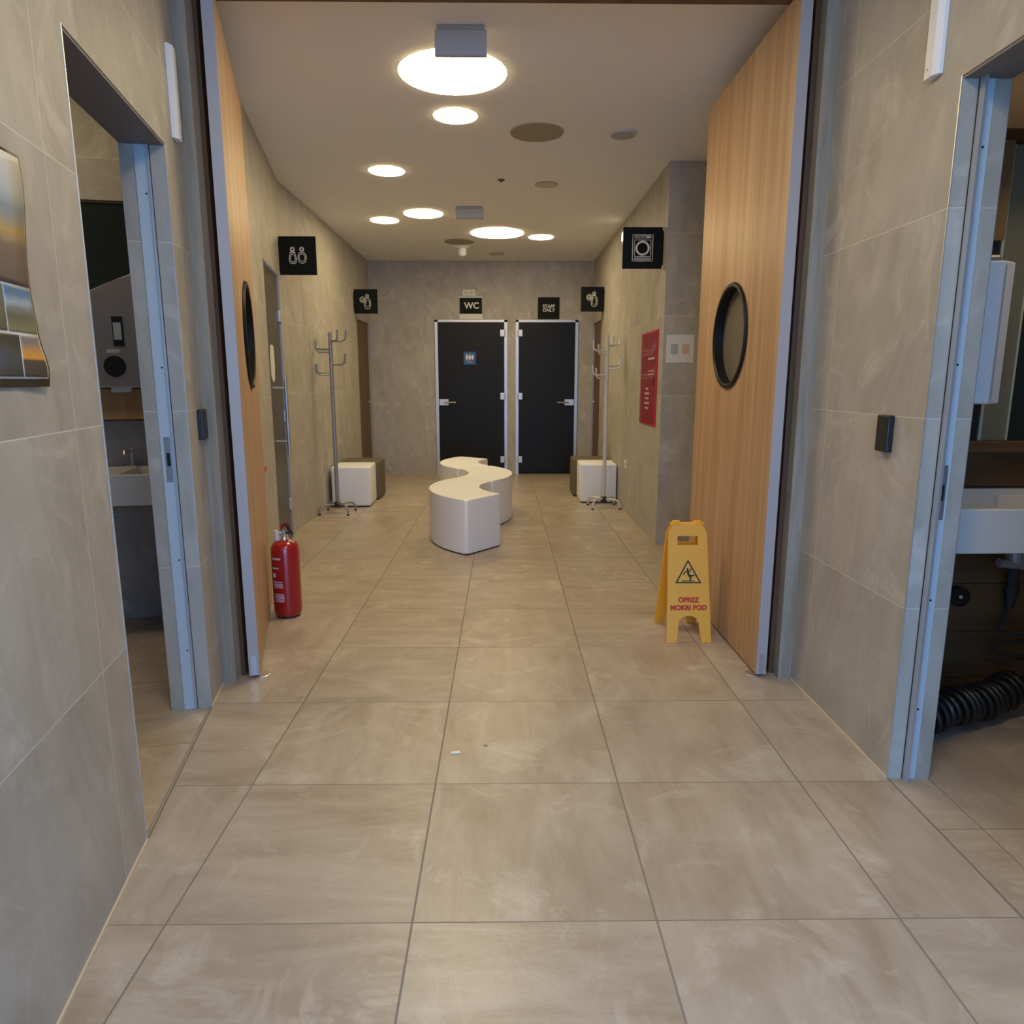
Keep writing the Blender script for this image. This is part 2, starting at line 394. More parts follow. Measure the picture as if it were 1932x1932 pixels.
# dark rooms behind the end doorways
mb = MB(); mb.box(-2.3, -1.75, 7.3, 7.4, 0, H); mb.box(-2.3, -1.75, 8.5, 8.6, 0, H); mb.box(-2.4, -2.3, 7.3, 8.6, 0, H)
struct(mb.build('wall_rear_left', m_wall_b))
mb = MB(); mb.box(1.605, 2.2, 7.3, 7.4, 0, H); mb.box(1.605, 2.2, 8.5, 8.6, 0, H); mb.box(2.2, 2.3, 7.3, 8.6, 0, H)
struct(mb.build('wall_rear_right', m_wall_b))
# beam over the double doors
struct(MB().box(-1.03, 1.52, 1.415, 1.575, 2.763, H).build('trim_1', m_oak_dark))
# grey oak posts at both ends of the doorway, dark lining behind them
mb = MB(); mb.box(1.444, 1.502, 1.415, 1.475, 0, 2.763, bev=0.002); o = struct(mb.build('trim_2', m_oak_grey))
mb = MB(); mb.box(1.425, 1.4999, 1.477, 1.575, 0, 2.763); struct(mb.build('trim_3', m_oak_dark))
mb = MB(); mb.box(-1.006, -0.950, 1.400, 1.470, 0, 2.763, bev=0.002); struct(mb.build('trim_4', m_oak_grey))
mb = MB(); mb.box(-1.015, -0.935, 1.472, 1.57, 0, 2.763); struct(mb.build('trim_5', m_oak_dark))
# cream joint strips at the foot of the front walls
mb = MB(); lbox(mb, -2.6, 0.318, 0, 0.006, 0, 0.009); lbox(mb, 1.163, 1.39, 0, 0.005, 0, 0.007); struct(mb.build('baseboard_left', m_cream))
struct(MB().box(1.494, 1.5, 0.615, 1.41, 0, 0.008).build('baseboard_right', m_cream))

# dark joints where the side floors meet the hall floor
mb = MB(); lbox(mb, 0.30, 1.163, -0.003, 0.003, 0.0, 0.0018); struct(mb.build('trim_11', m_joint))
struct(MB().box(1.502, 1.508, -0.29, 0.615, 0.0, 0.0012).build('trim_12', m_joint))

# door frames of the two front openings: slim metal channel in the tiled jamb, edge trims, strike plate
def jamb(name, M, w, h, cx0, cx1, fin, plate_z, mirror=1):
    """M: local x across the jamb, local y out of it towards the opening, local z up"""
    r = sroot(name, M.translation)
    mb = MB(); mb.box(cx0, cx1, 0, 0.004, 0, h, M=M, bev=0.0008); mb.build('channel', m_channel, r)
    mb = MB(); mb.box(fin - 0.004, fin + 0.004, 0, 0.012 if mirror > 0 else 0.03, 0, h, M=M); mb.build('lip', m_alu, r)
    mb = MB(); mb.box(fin + mirror * 0.004, fin + mirror * 0.0058, 0.0035, 0.0052, 0, h, M=M); mb.build('seal', m_blackgap, r)
    pl = MB().box((cx0 + cx1) / 2 - 0.012, (cx0 + cx1) / 2 + 0.012, 0.004, 0.006, plate_z, plate_z + 0.17, M=M, bev=0.001).build('strike_plate', m_steel, r)
    MB().box((cx0 + cx1) / 2 - 0.006, (cx0 + cx1) / 2 + 0.006, 0.006, 0.0065, plate_z + 0.06, plate_z + 0.11, M=M).build('slot', m_blackgap, pl)
    for z in (0.25, 0.62, 1.35, 1.95):
        MB().lathe([(0.0035, 0), (0.0035, 0.0012)], M=M @ Matrix.Translation((cx0 + (cx1 - cx0) * 0.6, 0.004, z)) @ Matrix.Rotation(-PI / 2, 4, 'X'), n=10).build('screw', m_blackgap, r)
    mb = MB(); mb.box(w - 0.0015, w + 0.0012, -0.003, 0.001, 0, h, M=M); mb.box(-0.0012, 0.0015, -0.003, 0.001, 0, h, M=M); mb.build('edge_trim', m_alu, r)
    return r
pj = lw(1.163, -T); MJ = frame(pj, LN, -LT, UPV)
jamb('trim_6', MJ, T, 2.12, 0.048, 0.098, 0.094, 0.925, 1)
MJ2 = frame(Vector((1.5, 0.615, 0)), Vector((1, 0, 0)), Vector((0, -1, 0)), UPV)
jamb('trim_7', MJ2, 0.14, 2.135, 0.052, 0.092, 0.052, 0.88, -1)
# far edge trim of the near left jamb
mb = MB(); lbox(mb, 0.316, 0.321, -0.004, 0.002, 0, 2.12); struct(mb.build('trim_8', m_alu))
# soffit linings
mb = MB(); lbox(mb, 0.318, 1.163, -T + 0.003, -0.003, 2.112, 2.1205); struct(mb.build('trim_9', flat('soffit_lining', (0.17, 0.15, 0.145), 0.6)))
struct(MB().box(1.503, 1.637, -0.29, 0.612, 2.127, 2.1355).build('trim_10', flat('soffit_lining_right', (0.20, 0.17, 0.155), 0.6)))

# ------------------------------------------------------------------ wooden double doors with portholes
def leaf(name, hinge, dirv, length, h, nrm, pc, pz, pr, th=0.045):
    """nrm points to the hall side; pc distance of the porthole centre from the near edge"""
    M = frame(Vector(hinge), dirv, nrm, UPV)      # x along the leaf, y out to the hall, z up
    r = sroot(name, hinge)
    # panel with a round hole: ring of quads joined to the outline
    bm = MB(); n = 48
    z0, z1 = 0.012, h
    def outer(k):
        a = 2 * PI * k / n; dx, dz = math.cos(a), math.sin(a)
        sx = ((length if dx > 0 else 0.0) - pc) / dx if abs(dx) > 1e-9 else 1e9
        sz = ((z1 if dz > 0 else z0) - pz) / dz if abs(dz) > 1e-9 else 1e9
        s_ = min(sx, sz); return (pc + dx * s_, pz + dz * s_)
    def add(pts2, fn):
        return [bm.bm.verts.new(M @ Vector((p[0], fn, p[1]))) for p in pts2]
    angs = list(range(n))
    outs = [outer(k) for k in angs]; ins = [(pc + pr * math.cos(2 * PI * k / n), pz + pr * math.sin(2 * PI * k / n)) for k in angs]
    # move nearest outline points onto the true corners
    for c in ((0, z0), (length, z0), (length, z1), (0, z1)):
        k = min(angs, key=lambda q: (outs[q][0] - c[0]) ** 2 + (outs[q][1] - c[1]) ** 2); outs[k] = c
    F = []
    A, B = add(outs, 0), add(ins, 0); C_, D = add(outs, -th), add(ins, -th)
    for k in angs:
        k2 = (k + 1) % n
        bm.bm.faces.new((A[k], A[k2], B[k2], B[k])); bm.bm.faces.new((C_[k2], C_[k], D[k], D[k2]))
        bm.bm.faces.new((A[k2], A[k], C_[k], C_[k2])); bm.bm.faces.new((B[k], B[k2], D[k2], D[k]))
    bm.build('panel', m_oak, r)
    MB().box(-0.004, 0.0, -th, 0.0, 0.012, h, M=M, bev=0.0008).build('edge_profile', m_alu_door, r)
    # porthole ring, on both faces, with its reveal
    MP = M @ Matrix.Translation((pc, 0, pz)) @ Matrix.Rotation(-PI / 2, 4, 'X')
    ring = MB(); prof = [(pr - 0.010, -th - 0.008), (pr + 0.006, -th - 0.010), (pr + 0.012, -th - 0.003), (pr + 0.001, -th + 0.001), (pr + 0.001, -0.001), (pr + 0.014, 0.003), (pr + 0.009, 0.013), (pr - 0.004, 0.014), (pr - 0.010, 0.008), (pr - 0.010, -th - 0.008)]
    rings = []
    for a, b in prof[:-1]:
        rings.append([ring.bm.verts.new(MP @ Vector((a * math.cos(2 * PI * k / 64), a * math.sin(2 * PI * k / 64), b))) for k in range(64)])
    for i in range(len(rings)):
        P, Q = rings[i], rings[(i + 1) % len(rings)]
        for k in range(64): ring.bm.faces.new((P[k], P[(k + 1) % 64], Q[(k + 1) % 64], Q[k]))
    ring.build('porthole_ring', m_blackglass, r, smooth=True)
    MB().lathe([(pr - 0.009, -th + 0.002), (pr - 0.009, -th + 0.008)], M=MP, n=48).build('porthole_glass', m_porthole, r)
    # foot of the edge: pivot cover
    MB().prism([(-0.011, 0.02), (0.011, 0.02), (0.011, 0.10), (0.007, 0.108), (-0.007, 0.108), (-0.011, 0.10)], 0.0, 0.003,
               M=M @ frame(Vector((-0.004, -th / 2, 0)), Vector((0, 1, 0)), UPV, Vector((-1, 0, 0)))).build('pivot_cover', m_steel, r)
    return r, M
r, M_ = leaf('door_1', (1.352, 1.437, 0), Vector((0, 1, 0)), 1.21, 2.755, Vector((-1, 0, 0)), 0.63, 1.52, 0.243)
dl = Vector((-1.175 + 0.861, 2.60 - 1.452, 0)).normalized()
r2, M2_ = leaf('door_2', (-0.863, 1.452, 0), dl, 1.18, 2.755, Vector((dl.y, -dl.x, 0)), 0.62, 1.52, 0.243)
# pivot plates let into the floor under the leaves
tag(MB().lathe([(0.0, 0.0005), (0.038, 0.0005), (0.038, 0.004), (0.034, 0.006), (0, 0.006)], (1.352, 1.462, 0), 24).build('floor_pivot', m_steel), 'round metal floor pivot plate under the right wooden door', 'door pivot')
tag(MB().lathe([(0.0, 0.0005), (0.038, 0.0005), (0.038, 0.004), (0.034, 0.006), (0, 0.006)], (-0.865, 1.478, 0), 24).build('floor_pivot', m_steel), 'round metal floor pivot plate under the left wooden door', 'door pivot')

# ------------------------------------------------------------------ black glass doors in the back wall
def glass_door(name, x0, x1, hinge_right, handle):
    r = sroot(name, ((x0 + x1) / 2, 8.41, 0)); yw = 8.41
    mb = MB(); fwd = 0.042
    mb.box(x0, x0 + fwd, yw - 0.022, yw, 0, 2.119); mb.box(x1 - fwd, x1, yw - 0.022, yw, 0, 2.119); mb.box(x0, x1, yw - 0.022, yw, 2.092, 2.119)
    mb.build('door_frame', m_alu, r)
    MB().box(x0 + fwd - 0.002, x1 - fwd + 0.002, yw - 0.030, yw - 0.020, 0.035, 2.090).build('glass_panel', m_blackglass, r)
    MB().box(x0 + fwd, x1 - fwd, yw - 0.016, yw - 0.001, 0.002, 0.04).build('threshold', m_blackgap, r)
    for z in (1.945, 1.09, 0.21):
        xa = x1 - fwd - 0.055 if hinge_right else x0 + 0.018
        h = MB().box(xa, xa + 0.075, yw - 0.045, yw - 0.018, z - 0.045, z + 0.045, bev=0.004).build('hinge', m_alu, r)
        MB().cyl((x1 - fwd + 0.006 if hinge_right else x0 + fwd - 0.006, yw - 0.047, z - 0.045), (x1 - fwd + 0.006 if hinge_right else x0 + fwd - 0.006, yw - 0.047, z + 0.045), 0.008, 12).build('pin', m_alu, h)
    if handle < 0: xa, xb, xl = x0 + fwd + 0.005, x0 + fwd + 0.135, x0 + 0.28
    else: xa, xb, xl = x1 - fwd - 0.135, x1 - fwd - 0.005, x1 - 0.28
    lk = MB().box(xa, xb, yw - 0.052, yw - 0.028, 0.965, 1.05, bev=0.005).build('lock_case', m_alu, r)
    yh = yw - 0.085; xm = (xa + xb) / 2 + (0.02 if handle < 0 else -0.02)
    MB().tube([(xm, yw - 0.05, 1.008), (xm, yh, 1.008), (xm + (0.02 if handle < 0 else -0.02), yh - 0.004, 1.008), (xl, yh - 0.004, 1.008)], 0.010, 10).build('handle', m_steel, lk, smooth=True)
    return r
glass_door('door_3', -0.714, 0.278, True, -1)
glass_door('door_4', 0.395, 1.252, False, 1)
# blue toilet sticker on the left glass door
def person_outline(mb, cx, cz, h, M, skirt=False):
    mb.lathe([(h * 0.10, 0), (h * 0.10, 0.001)], M=M @ Matrix.Translation((cx, cz + h * 0.40, 0)), n=14)
    b = [(-.16, .26), (.16, .26), (.20, -.05), (.11, -.05), (.09, -.5), (.02, -.5), (0, -.1), (-.02, -.5), (-.09, -.5), (-.11, -.05), (-.20, -.05)]
    if skirt: b = [(-.12, .26), (.12, .26), (.24, -.2), (.10, -.2), (.08, -.5), (-.08, -.5), (-.10, -.2), (-.24, -.2)]
    mb.prism([(cx + x * h, cz + z * h) for x, z in b], 0, 0.001, M=M)
st = thing('toilet_sticker', 'small blue square sticker with toilet figures on the left black glass door', 'sticker', (-0.238, 8.379, 1.60))
MB().box(-0.321, -0.155, 8.3775, 8.379, 1.522, 1.694).build('sheet', m_bluesign, st)
mb = MB(); MF = facing(-0.238, 8.3775, 1.62)
person_outline(mb, -0.040, 0, 0.09, MF); person_outline(mb, 0.0, 0, 0.09, MF, True)
mb.prism([(0.02, 0.02), (0.045, 0.035), (0.055, 0.02), (0.05, -0.03), (0.028, -0.03)], 0, 0.001, M=MF)
mb.prism([(-0.035, -0.068), (0.035, -0.068), (0.035, -0.062), (-0.035, -0.062)], 0, 0.001, M=MF)
mb.build('figures', m_signwhite, st)

# frosted glass door in the slanting left wall with its bar handle
r = sroot('door_5', lw(3.86))
mb = MB(); lbox(mb, 4.262, 4.275, -0.10, 0.003, 0, 2.11); lbox(mb, 3.448, 3.46, -0.13, 0.001, 0, 2.11); mb.build('door_frame', m_greypaint, r)
mb = MB(); lbox(mb, 3.462, 4.260, -0.022, -0.012, 0.01, 2.105); mb.build('glass_panel', m_frost, r)
mb = MB()
bh = mb.tube([lw(3.72, 0.07, 0.76), lw(3.72, 0.07, 1.34)], 0.012, 12).build('bar_handle', m_steel, r, smooth=True)
for z in (0.86, 1.25):
    MB().tube([lw(3.72, -0.012, z), lw(3.72, 0.07, z)], 0.009, 10).build('standoff', m_steel, bh, smooth=True)
for z in (0.30, 1.02, 1.80):
    mb = MB(); lbox(mb, 4.20, 4.266, -0.012, 0.006, z - 0.045, z + 0.045, bev=0.003); mb.build('hinge', m_alu, r)
mb = MB()
mb.prism([(3.62 * LK, 1.34), (3.68 * LK, 1.30), (3.74 * LK, 1.29), (3.80 * LK, 1.32), (3.83 * LK, 1.42), (3.82 * LK, 1.54), (3.76 * LK, 1.56), (3.66 * LK, 1.555), (3.62 * LK, 1.50)], -0.0118, -0.0105,
         M=frame(Vector((LA, 0, 0)), LT, UPV, LN))
tag(mb.build('paper_notice', m_paper), 'pale paper sheet stuck on the smoked glass door above its bar handle', 'paper')

# wooden doors at the far end, left and right
def side_door(name, xf, sgn, y0, y1):
    r = sroot(name, (xf, (y0 + y1) / 2, 0))
    xs = lambda a, b: (min(xf + sgn * a, xf + sgn * b), max(xf + sgn * a, xf + sgn * b))
    a, b = xs(-0.002, 0.11); mb = MB(); mb.box(a, b, y1 - 0.014, y1, 0, 2.08); mb.box(a, b, y0, y0 + 0.02, 0, 2.08); mb.box(a, b, y0, y1, 2.06, 2.08); mb.build('door_frame', m_greypaint, r)
    a, b = xs(0.020, 0.060); MB().box(a, b, y0 + 0.02, y1 - 0.014, 0.005, 2.06).build('panel', m_oak_dark2, r)
    xk = xf + sgn * 0.020
    MB().tube([(xk, y1 - 0.10, 1.02), (xk - sgn * 0.03, y1 - 0.10, 1.02), (xk - sgn * 0.03, y1 - 0.21, 1.02)], 0.009, 8).build('handle', m_steel, r, smooth=True)
m_oak_dark2 = wood('brown_oak', (0.10, 0.045, 0.013), (0.17, 0.083, 0.027), (0.20, 0.105, 0.037), 20, 1.5, 0.5)
side_door('door_6', -1.6, -1, 7.51, 8.35)
side_door('door_7', 1.455, 1, 7.56, 8.37)

# ------------------------------------------------------------------ ceiling lights and ceiling fittings
def ceiling_light(d, x, y, label):
    r = thing('ceiling_light', label, 'ceiling light', (x, y, H), 0, 'round glowing ceiling lights')
    MB().lathe([(0, -0.008), (d / 2 - 0.006, -0.008), (d / 2 - 0.004, -0.006), (d / 2 - 0.004, -0.001), (0, -0.001)], n=48).build('diffuser', m_light, r, local=True)
    mb = MB(); R = d / 2; prof = [(R - 0.004, -0.001), (R - 0.004, -0.005), (R, -0.005), (R + 0.002, -0.001)]
    rg = [[mb.bm.verts.new((a * math.cos(2 * PI * k / 48), a * math.sin(2 * PI * k / 48), b)) for k in range(48)] for a, b in prof]
    for i in range(4):
        P, Q = rg[i], rg[(i + 1) % 4]
        for k in range(48): mb.bm.faces.new((P[k], P[(k + 1) % 48], Q[(k + 1) % 48], Q[k]))
    mb.build('rim', m_lightrim, r, local=True)
    return r
for d, x, y, l in ((0.575, -0.038, 2.535, 'largest round ceiling light, partly behind the hanging grey plate'),
                   (0.276, -0.064, 3.14, 'small round ceiling light just beyond the largest one'),
                   (0.283, -0.670, 4.29, 'small round ceiling light nearest the left wall corner above the two figures sign'),
                   (0.384, -0.546, 5.69, 'medium round ceiling light beside the farthest left small one'),
                   (0.290, -0.968, 5.98, 'small round ceiling light farthest to the left'),
                   (0.588, 0.160, 6.58, 'big round ceiling light at the far end of the hall'),
                   (0.285, 0.651, 6.80, 'small round ceiling light farthest to the right'),
                   ):
    ceiling_light(d, x, y, l)
front = ceiling_light(0.575, 0.35, -0.75, 'large round ceiling light over the entrance')
ceiling_light(0.30, 0.30, 0.62, 'round ceiling light between the two side openings, before the double doors')
def disc(name, x, y, d, mat, label, cat, th=0.006, ring=None, group=None):
    r = thing(name, label, cat, (x, y, H), 0, group)
    MB().lathe([(0, -th), (d / 2 - 0.012, -th), (d / 2 - 0.012, -0.0005), (0, -0.0005)], n=40).build('grille', mat, r, local=True)
    mb = MB(); R = d / 2; prof = [(R - 0.012, -0.0005), (R - 0.012, -th - 0.002), (R - 0.003, -th - 0.001), (R, -0.0005)]
    rg = [[mb.bm.verts.new((a * math.cos(2 * PI * k / 40), a * math.sin(2 * PI * k / 40), b)) for k in range(40)] for a, b in prof]
    for i in range(4):
        P, Q = rg[i], rg[(i + 1) % 4]
        for k in range(40): mb.bm.faces.new((P[k], P[(k + 1) % 40], Q[(k + 1) % 40], Q[k]))
    mb.build('ring', ring or mat, r, local=True)
    return r
disc('ceiling_speaker', 0.446, 3.43, 0.352, m_grille, 'large olive grey round ceiling speaker, nearer one', 'speaker', group='round ceiling speakers')
disc('ceiling_speaker', -0.285, 7.08, 0.351, m_grille, 'olive grey round ceiling speaker near the far wall above the camera dome', 'speaker', group='round ceiling speakers')
disc('ceiling_vent', 1.011, 3.45, 0.178, m_smoke, 'small grey round ceiling disc with a pale ring at the right', 'ceiling vent', 0.012, m_trimring)
disc('ceiling_cover', 0.582, 4.66, 0.190, m_trimring, 'pale round ceiling cover with an olive ring', 'ceiling cover', 0.005, m_ringolive)
disc('ceiling_cover', 0.144, 7.88, 0.20, m_trimring, 'faint round ceiling cover close to the far wall', 'ceiling cover', 0.004, m_grille)
tag(MB().lathe([(0, -0.022), (0.008, -0.02), (0.012, -0.010), (0.028, -0.006), (0.030, -0.0005), (0, -0.0005)], (0.21, 4.53, H), 20).build('ceiling_sensor', flat('brown_sensor', (0.12, 0.09, 0.06), 0.5)), 'tiny dark brown ceiling nozzle between the lights', 'sensor')
r = thing('camera_dome', 'white dome camera hanging from the ceiling near the far wall', 'security camera', (-0.268, 7.35, H))
MB().lathe([(0, -0.030), (0.080, -0.030), (0.090, -0.018), (0.090, -0.0005), (0, -0.0005)], n=32).build('base', m_white, r, local=True, smooth=True)
MB().lathe([(0, -0.125), (0.025, -0.121), (0.045, -0.105), (0.052, -0.085), (0.054, -0.022), (0, -0.022)], n=32).build('dome', m_white, r, local=True, smooth=True)
def exit_plate(x, y, w, h, label):
    r = thing('exit_sign', label, 'hanging sign', (x, y, H), 0, 'grey hanging plates on the ceiling')
    MB().box(-w / 2 + 0.01, w / 2 - 0.01, -0.012, 0.012, -0.018, -0.0005, bev=0.003).build('housing', m_smoke, r, local=True)
    MB().box(-w / 2, w / 2, -0.006, 0.006, -h, -0.018, bev=0.001).build('plate', m_exitplate, r, local=True)
    MB().box(-w / 2, w / 2, -0.0085, 0.0085, -h - 0.004, -h).build('bottom_rail', m_smoke, r, local=True)
exit_plate(0.033, 2.045, 0.238, 0.125, 'grey translucent plate hanging from the ceiling before the largest light')
exit_plate(-0.088, 5.42, 0.262, 0.105, 'grey translucent plate hanging from the ceiling between the far lights')

# ------------------------------------------------------------------ projecting pictogram signs
def sign_board(name, label, x0, x1, y, z0, z1, wall_x, group='black square pictogram signs'):
    r = thing(name, label, 'sign', ((x0 + x1) / 2, y, z0), 0, group)
    MB().box(x0, x1, y - 0.006, y + 0.006, z0, z1, bev=0.0015).build('board', m_signblack, r)
    if wall_x is not None:
        a, b = (wall_x, x0) if wall_x < x0 else (x1, wall_x)
        MB().box(min(a, b), max(a, b), y - 0.01, y + 0.01, z0 + 0.03, z1 - 0.03).build('bracket', m_signblack, r)
    return r
def loop(mb, pts, r, M, z=0.001): mb.tube([M @ Vector((a, b, z)) for a, b in pts], r, 6, closed=True)
def circ(cx, cy, rx, ry=None, n=18): ry = ry or rx; return [(cx + rx * math.cos(2 * PI * k / n), cy + ry * math.sin(2 * PI * k / n)) for k in range(n)]
def egg(cx, cy, pts, s=1): return [(cx + a * s, cy + b * s) for a, b in pts]
LW = 0.0028
def kids(M):
    mb = MB()
    for cx in (-0.038, 0.036):
        loop(mb, circ(cx, 0.048, 0.016), LW, M); loop(mb, circ(cx, 0.046, 0.010), LW * 0.7, M)
    dress = [(-.016, .028), (.016, .028), (.024, .0), (.030, -.030), (.022, -.052), (0, -.058), (-.022, -.052), (-.030, -.030), (-.024, 0)]
    loop(mb, egg(-0.038, -0.004, dress), LW, M); loop(mb, egg(-0.038, -0.010, dress, 0.66), LW * 0.8, M)
    body = [(-.018, .026), (.018, .026), (.032, .005), (.033, -.02), (.022, -.046), (.0, -.056), (-.022, -.046), (-.033, -.02), (-.032, .005)]
    loop(mb, egg(0.036, -0.004, body), LW, M); loop(mb, egg(0.036, -0.006, body, 0.68), LW * 0.8, M)
    loop(mb, [(-0.062, .024), (-.04, .036), (-.016, .024), (-.04, .018)], LW * 0.8, M)
    return mb
def nursery(M, s=1):
    mb = MB()
    loop(mb, circ(0.018, 0.066, 0.020), LW, M); loop(mb, circ(0.020, 0.064, 0.010), LW * .8, M)
    loop(mb, circ(-0.038, 0.022, 0.034), LW, M); loop(mb, circ(-0.038, 0.022, 0.022, 0.02), LW, M); loop(mb, circ(-0.034, 0.018, 0.008), LW, M)
    body = [(0.0, .040), (.032, .042), (.052, .018), (.058, -.02), (.050, -.075), (.020, -.088), (-.012, -.074), (-.018, -.03), (-.006, .0)]
    loop(mb, body, LW * 1.2, M); loop(mb, egg(.021, -.02, [(a - .021, b + .02) for a, b in body], 0.62), LW * .9, M)
    return mb
def washer(M):
    mb = MB()
    sq = lambda w, h, c=0: [(-w, -h + c), (w, -h + c), (w, h + c), (-w, h + c)]
    def frame_(pts): loop(mb, [p for i in range(4) for p in [tuple(pts[i]), tuple((pts[i][k] * .5 + pts[(i + 1) % 4][k] * .5) for k in (0, 1))]], LW, M)
    frame_(sq(.077, .096)); frame_(sq(.062, .060, -.002)); frame_(sq(.062, .007, .080)); frame_(sq(.062, .006, -.080))
    mb.tube([M @ Vector((a, b - .002, .001)) for a, b in circ(0, 0, .047, n=28)], 0.0075, 6, closed=True)
    mb.tube([M @ Vector((.03, .080, .001)), M @ Vector((.056, .080, .001))], 0.004, 6)
    return mb
r = sign_board('pictogram_sign', 'black square sign with outlines of two children, by the smoked glass door', -1.562, -1.267, 4.393, 2.136, 2.430, -1.572)
kids(facing(-1.415, 4.386, 2.283)).build('pictogram', m_signwhite, r)
r = sign_board('pictogram_sign', 'black square baby care sign, the left one of the far pair', -1.592, -1.308, 7.39, 2.108, 2.396, -1.6)
nursery(facing(-1.450, 7.383, 2.250)).build('pictogram', m_signwhite, r)
r = sign_board('pictogram_sign', 'black square baby care sign, the right one of the far pair', 1.170, 1.450, 7.34, 2.133, 2.424, 1.455)
nursery(facing(1.310, 7.333, 2.278)).build('pictogram', m_signwhite, r)
r = sign_board('pictogram_sign', 'black square sign with a washing machine outline', 1.143, 1.447, 4.152, 2.153, 2.457, 1.455)
washer(facing(1.295, 4.145, 2.305)).build('pictogram', m_signwhite, r)
# signs over the two glass doors
r = thing('door_sign', 'black sign reading WC over the left black glass door', 'sign', (-0.216, 8.41, 2.13))
MB().box(-0.366, -0.066, 8.395, 8.4095, 2.200, 2.412).build('board', m_signblack, r)
MB().box(-0.375, -0.058, 8.397, 8.4093, 2.128, 2.199).build('lower_strip', m_paper, r)
MB().box(-0.375, -0.058, 8.398, 8.4093, 2.4125, 2.426).build('top_edge', m_signwhite, r)
text_mb('WC', 0.115, facing(-0.205, 8.3945, 2.305), bold=0.003).build('lettering', m_signwhite, r)
r = thing('room_tag', 'small pale tag above the WC sign', 'tag', (-0.243, 8.41, 2.435))
MB().box(-0.326, -0.161, 8.402, 8.4095, 2.440, 2.518, bev=0.001).build('plate', m_paper, r)
mb = MB(); MF = facing(-0.243, 8.4015, 2.479)
for i, w in enumerate((.022, .012, .026)): mb.prism([(-.055 + i * .04, -.02), (-.055 + i * .04 + w, -.02), (-.055 + i * .04 + w, .02), (-.055 + i * .04, .02)], 0, .001, M=MF)
mb.build('print', m_greyprint, r)
r = thing('door_sign', 'black sign reading STAFF ONLY over the right black glass door', 'sign', (0.843, 8.41, 2.13))
MB().box(0.697, 0.990, 8.395, 8.4095, 2.134, 2.420).build('board', m_signblack, r)
mb = text_mb('STAFF', 0.062, facing(0.845, 8.3945, 2.298), bold=0.0014); o = mb.build('lettering', m_signwhite, r)
text_mb('ONLY', 0.062, facing(0.845, 8.3945, 2.247), bold=0.0014).build('lettering', m_signwhite, r)

# ------------------------------------------------------------------ right wall fittings
r = thing('hose_cabinet', 'red fire hose cabinet on the right corridor wall', 'fire cabinet', (1.45, 4.5, 0.94))
MB().box(1.443, 1.4549, 4.185, 4.825, 0.938, 1.705, bev=0.004).build('case', m_redflat, r)
d = MB().box(1.439, 1.443, 4.205, 4.805, 0.958, 1.685, bev=0.001).build('door', m_red, r)
MB().box(1.432, 1.439, 4.22, 4.26, 1.26, 1.33, bev=0.002).build('latch', flat('dark_red_latch', (0.16, 0.004, 0.004), 0.4), d)
mb = MB()
for y0, y1, z0, z1 in ((4.24, 4.50, 1.475, 1.49), (4.24, 4.48, 1.38, 1.388), (4.24, 4.48, 1.352, 1.36)): mb.box(1.4382, 1.439, y0, y1, z0, z1)
mb.build('print', m_label, d)
mb = MB()
for k, (w, z) in enumerate(((.05, 1.23), (.09, 1.19), (.07, 1.15), (.10, 1.11), (.06, 1.07))): mb.box(1.4382, 1.439, 4.50 - w, 4.50 + w, z, z + 0.016)
mb.build('instructions', m_label, d)
r = thing('wall_notice', 'white square notice with two small pictures on the end face of the right wall', 'notice', (1.586, 4.02, 1.44))
MB().box(1.479, 1.693, 4.016, 4.0199, 1.440, 1.650).build('sheet', m_paper, r)
MB().box(1.515, 1.570, 4.0150, 4.0160, 1.505, 1.580).build('picture', m_greyprint, r, label='grey printed picture')
MB().box(1.603, 1.657, 4.0150, 4.0160, 1.505, 1.580).build('picture', m_redprint, r, label='salmon coloured printed picture')
r = thing('wall_socket', 'small white double socket low on the right corridor wall', 'socket', (1.455, 5.51, 0.44))
MB().box(1.446, 1.4549, 5.47, 5.55, 0.435, 0.515, bev=0.002).build('plate', m_white, r)
MB().cyl((1.4445, 5.51, 0.475), (1.446, 5.51, 0.475), 0.02, 16).build('outlet', m_greyprint, r)
r = thing('wall_lamp', 'tiny bright lamp high on the right wall left of the washing machine sign', 'lamp', (1.45, 5.95, 2.70))
MB().box(1.435, 1.4549, 5.90, 6.02, 2.665, 2.80, bev=0.004).build('case', m_white, r)
MB().box(1.430, 1.435, 5.915, 6.005, 2.695, 2.775, bev=0.002).build('lens', emis('lamp_lens', (1, 0.88, 0.6, 1), 2.0), r)
def reader(label, M):
    r = thing('access_reader', label, 'card reader', M.translation, 0, 'black access readers beside the openings')
    MB().box(-0.036, 0.036, -0.060, 0.060, 0.0, 0.022, M=M, bev=0.004, seg=3).build('case', m_black, r)
    MB().lathe([(0.002, 0.0222), (0.002, 0.0228)], M=M @ Matrix.Translation((-0.008, 0.028, 0)), n=10).build('indicator', m_arrow, r)
reader('small black card reader on the right wall beside the wash room opening', frame(Vector((1.5, 0.815, 1.132)), Vector((0, -1, 0)), UPV, Vector((-1, 0, 0))))
reader('small black card reader on the left wall beside the opening', frame(lw(1.345, 0, 1.130), LT, UPV, LN))
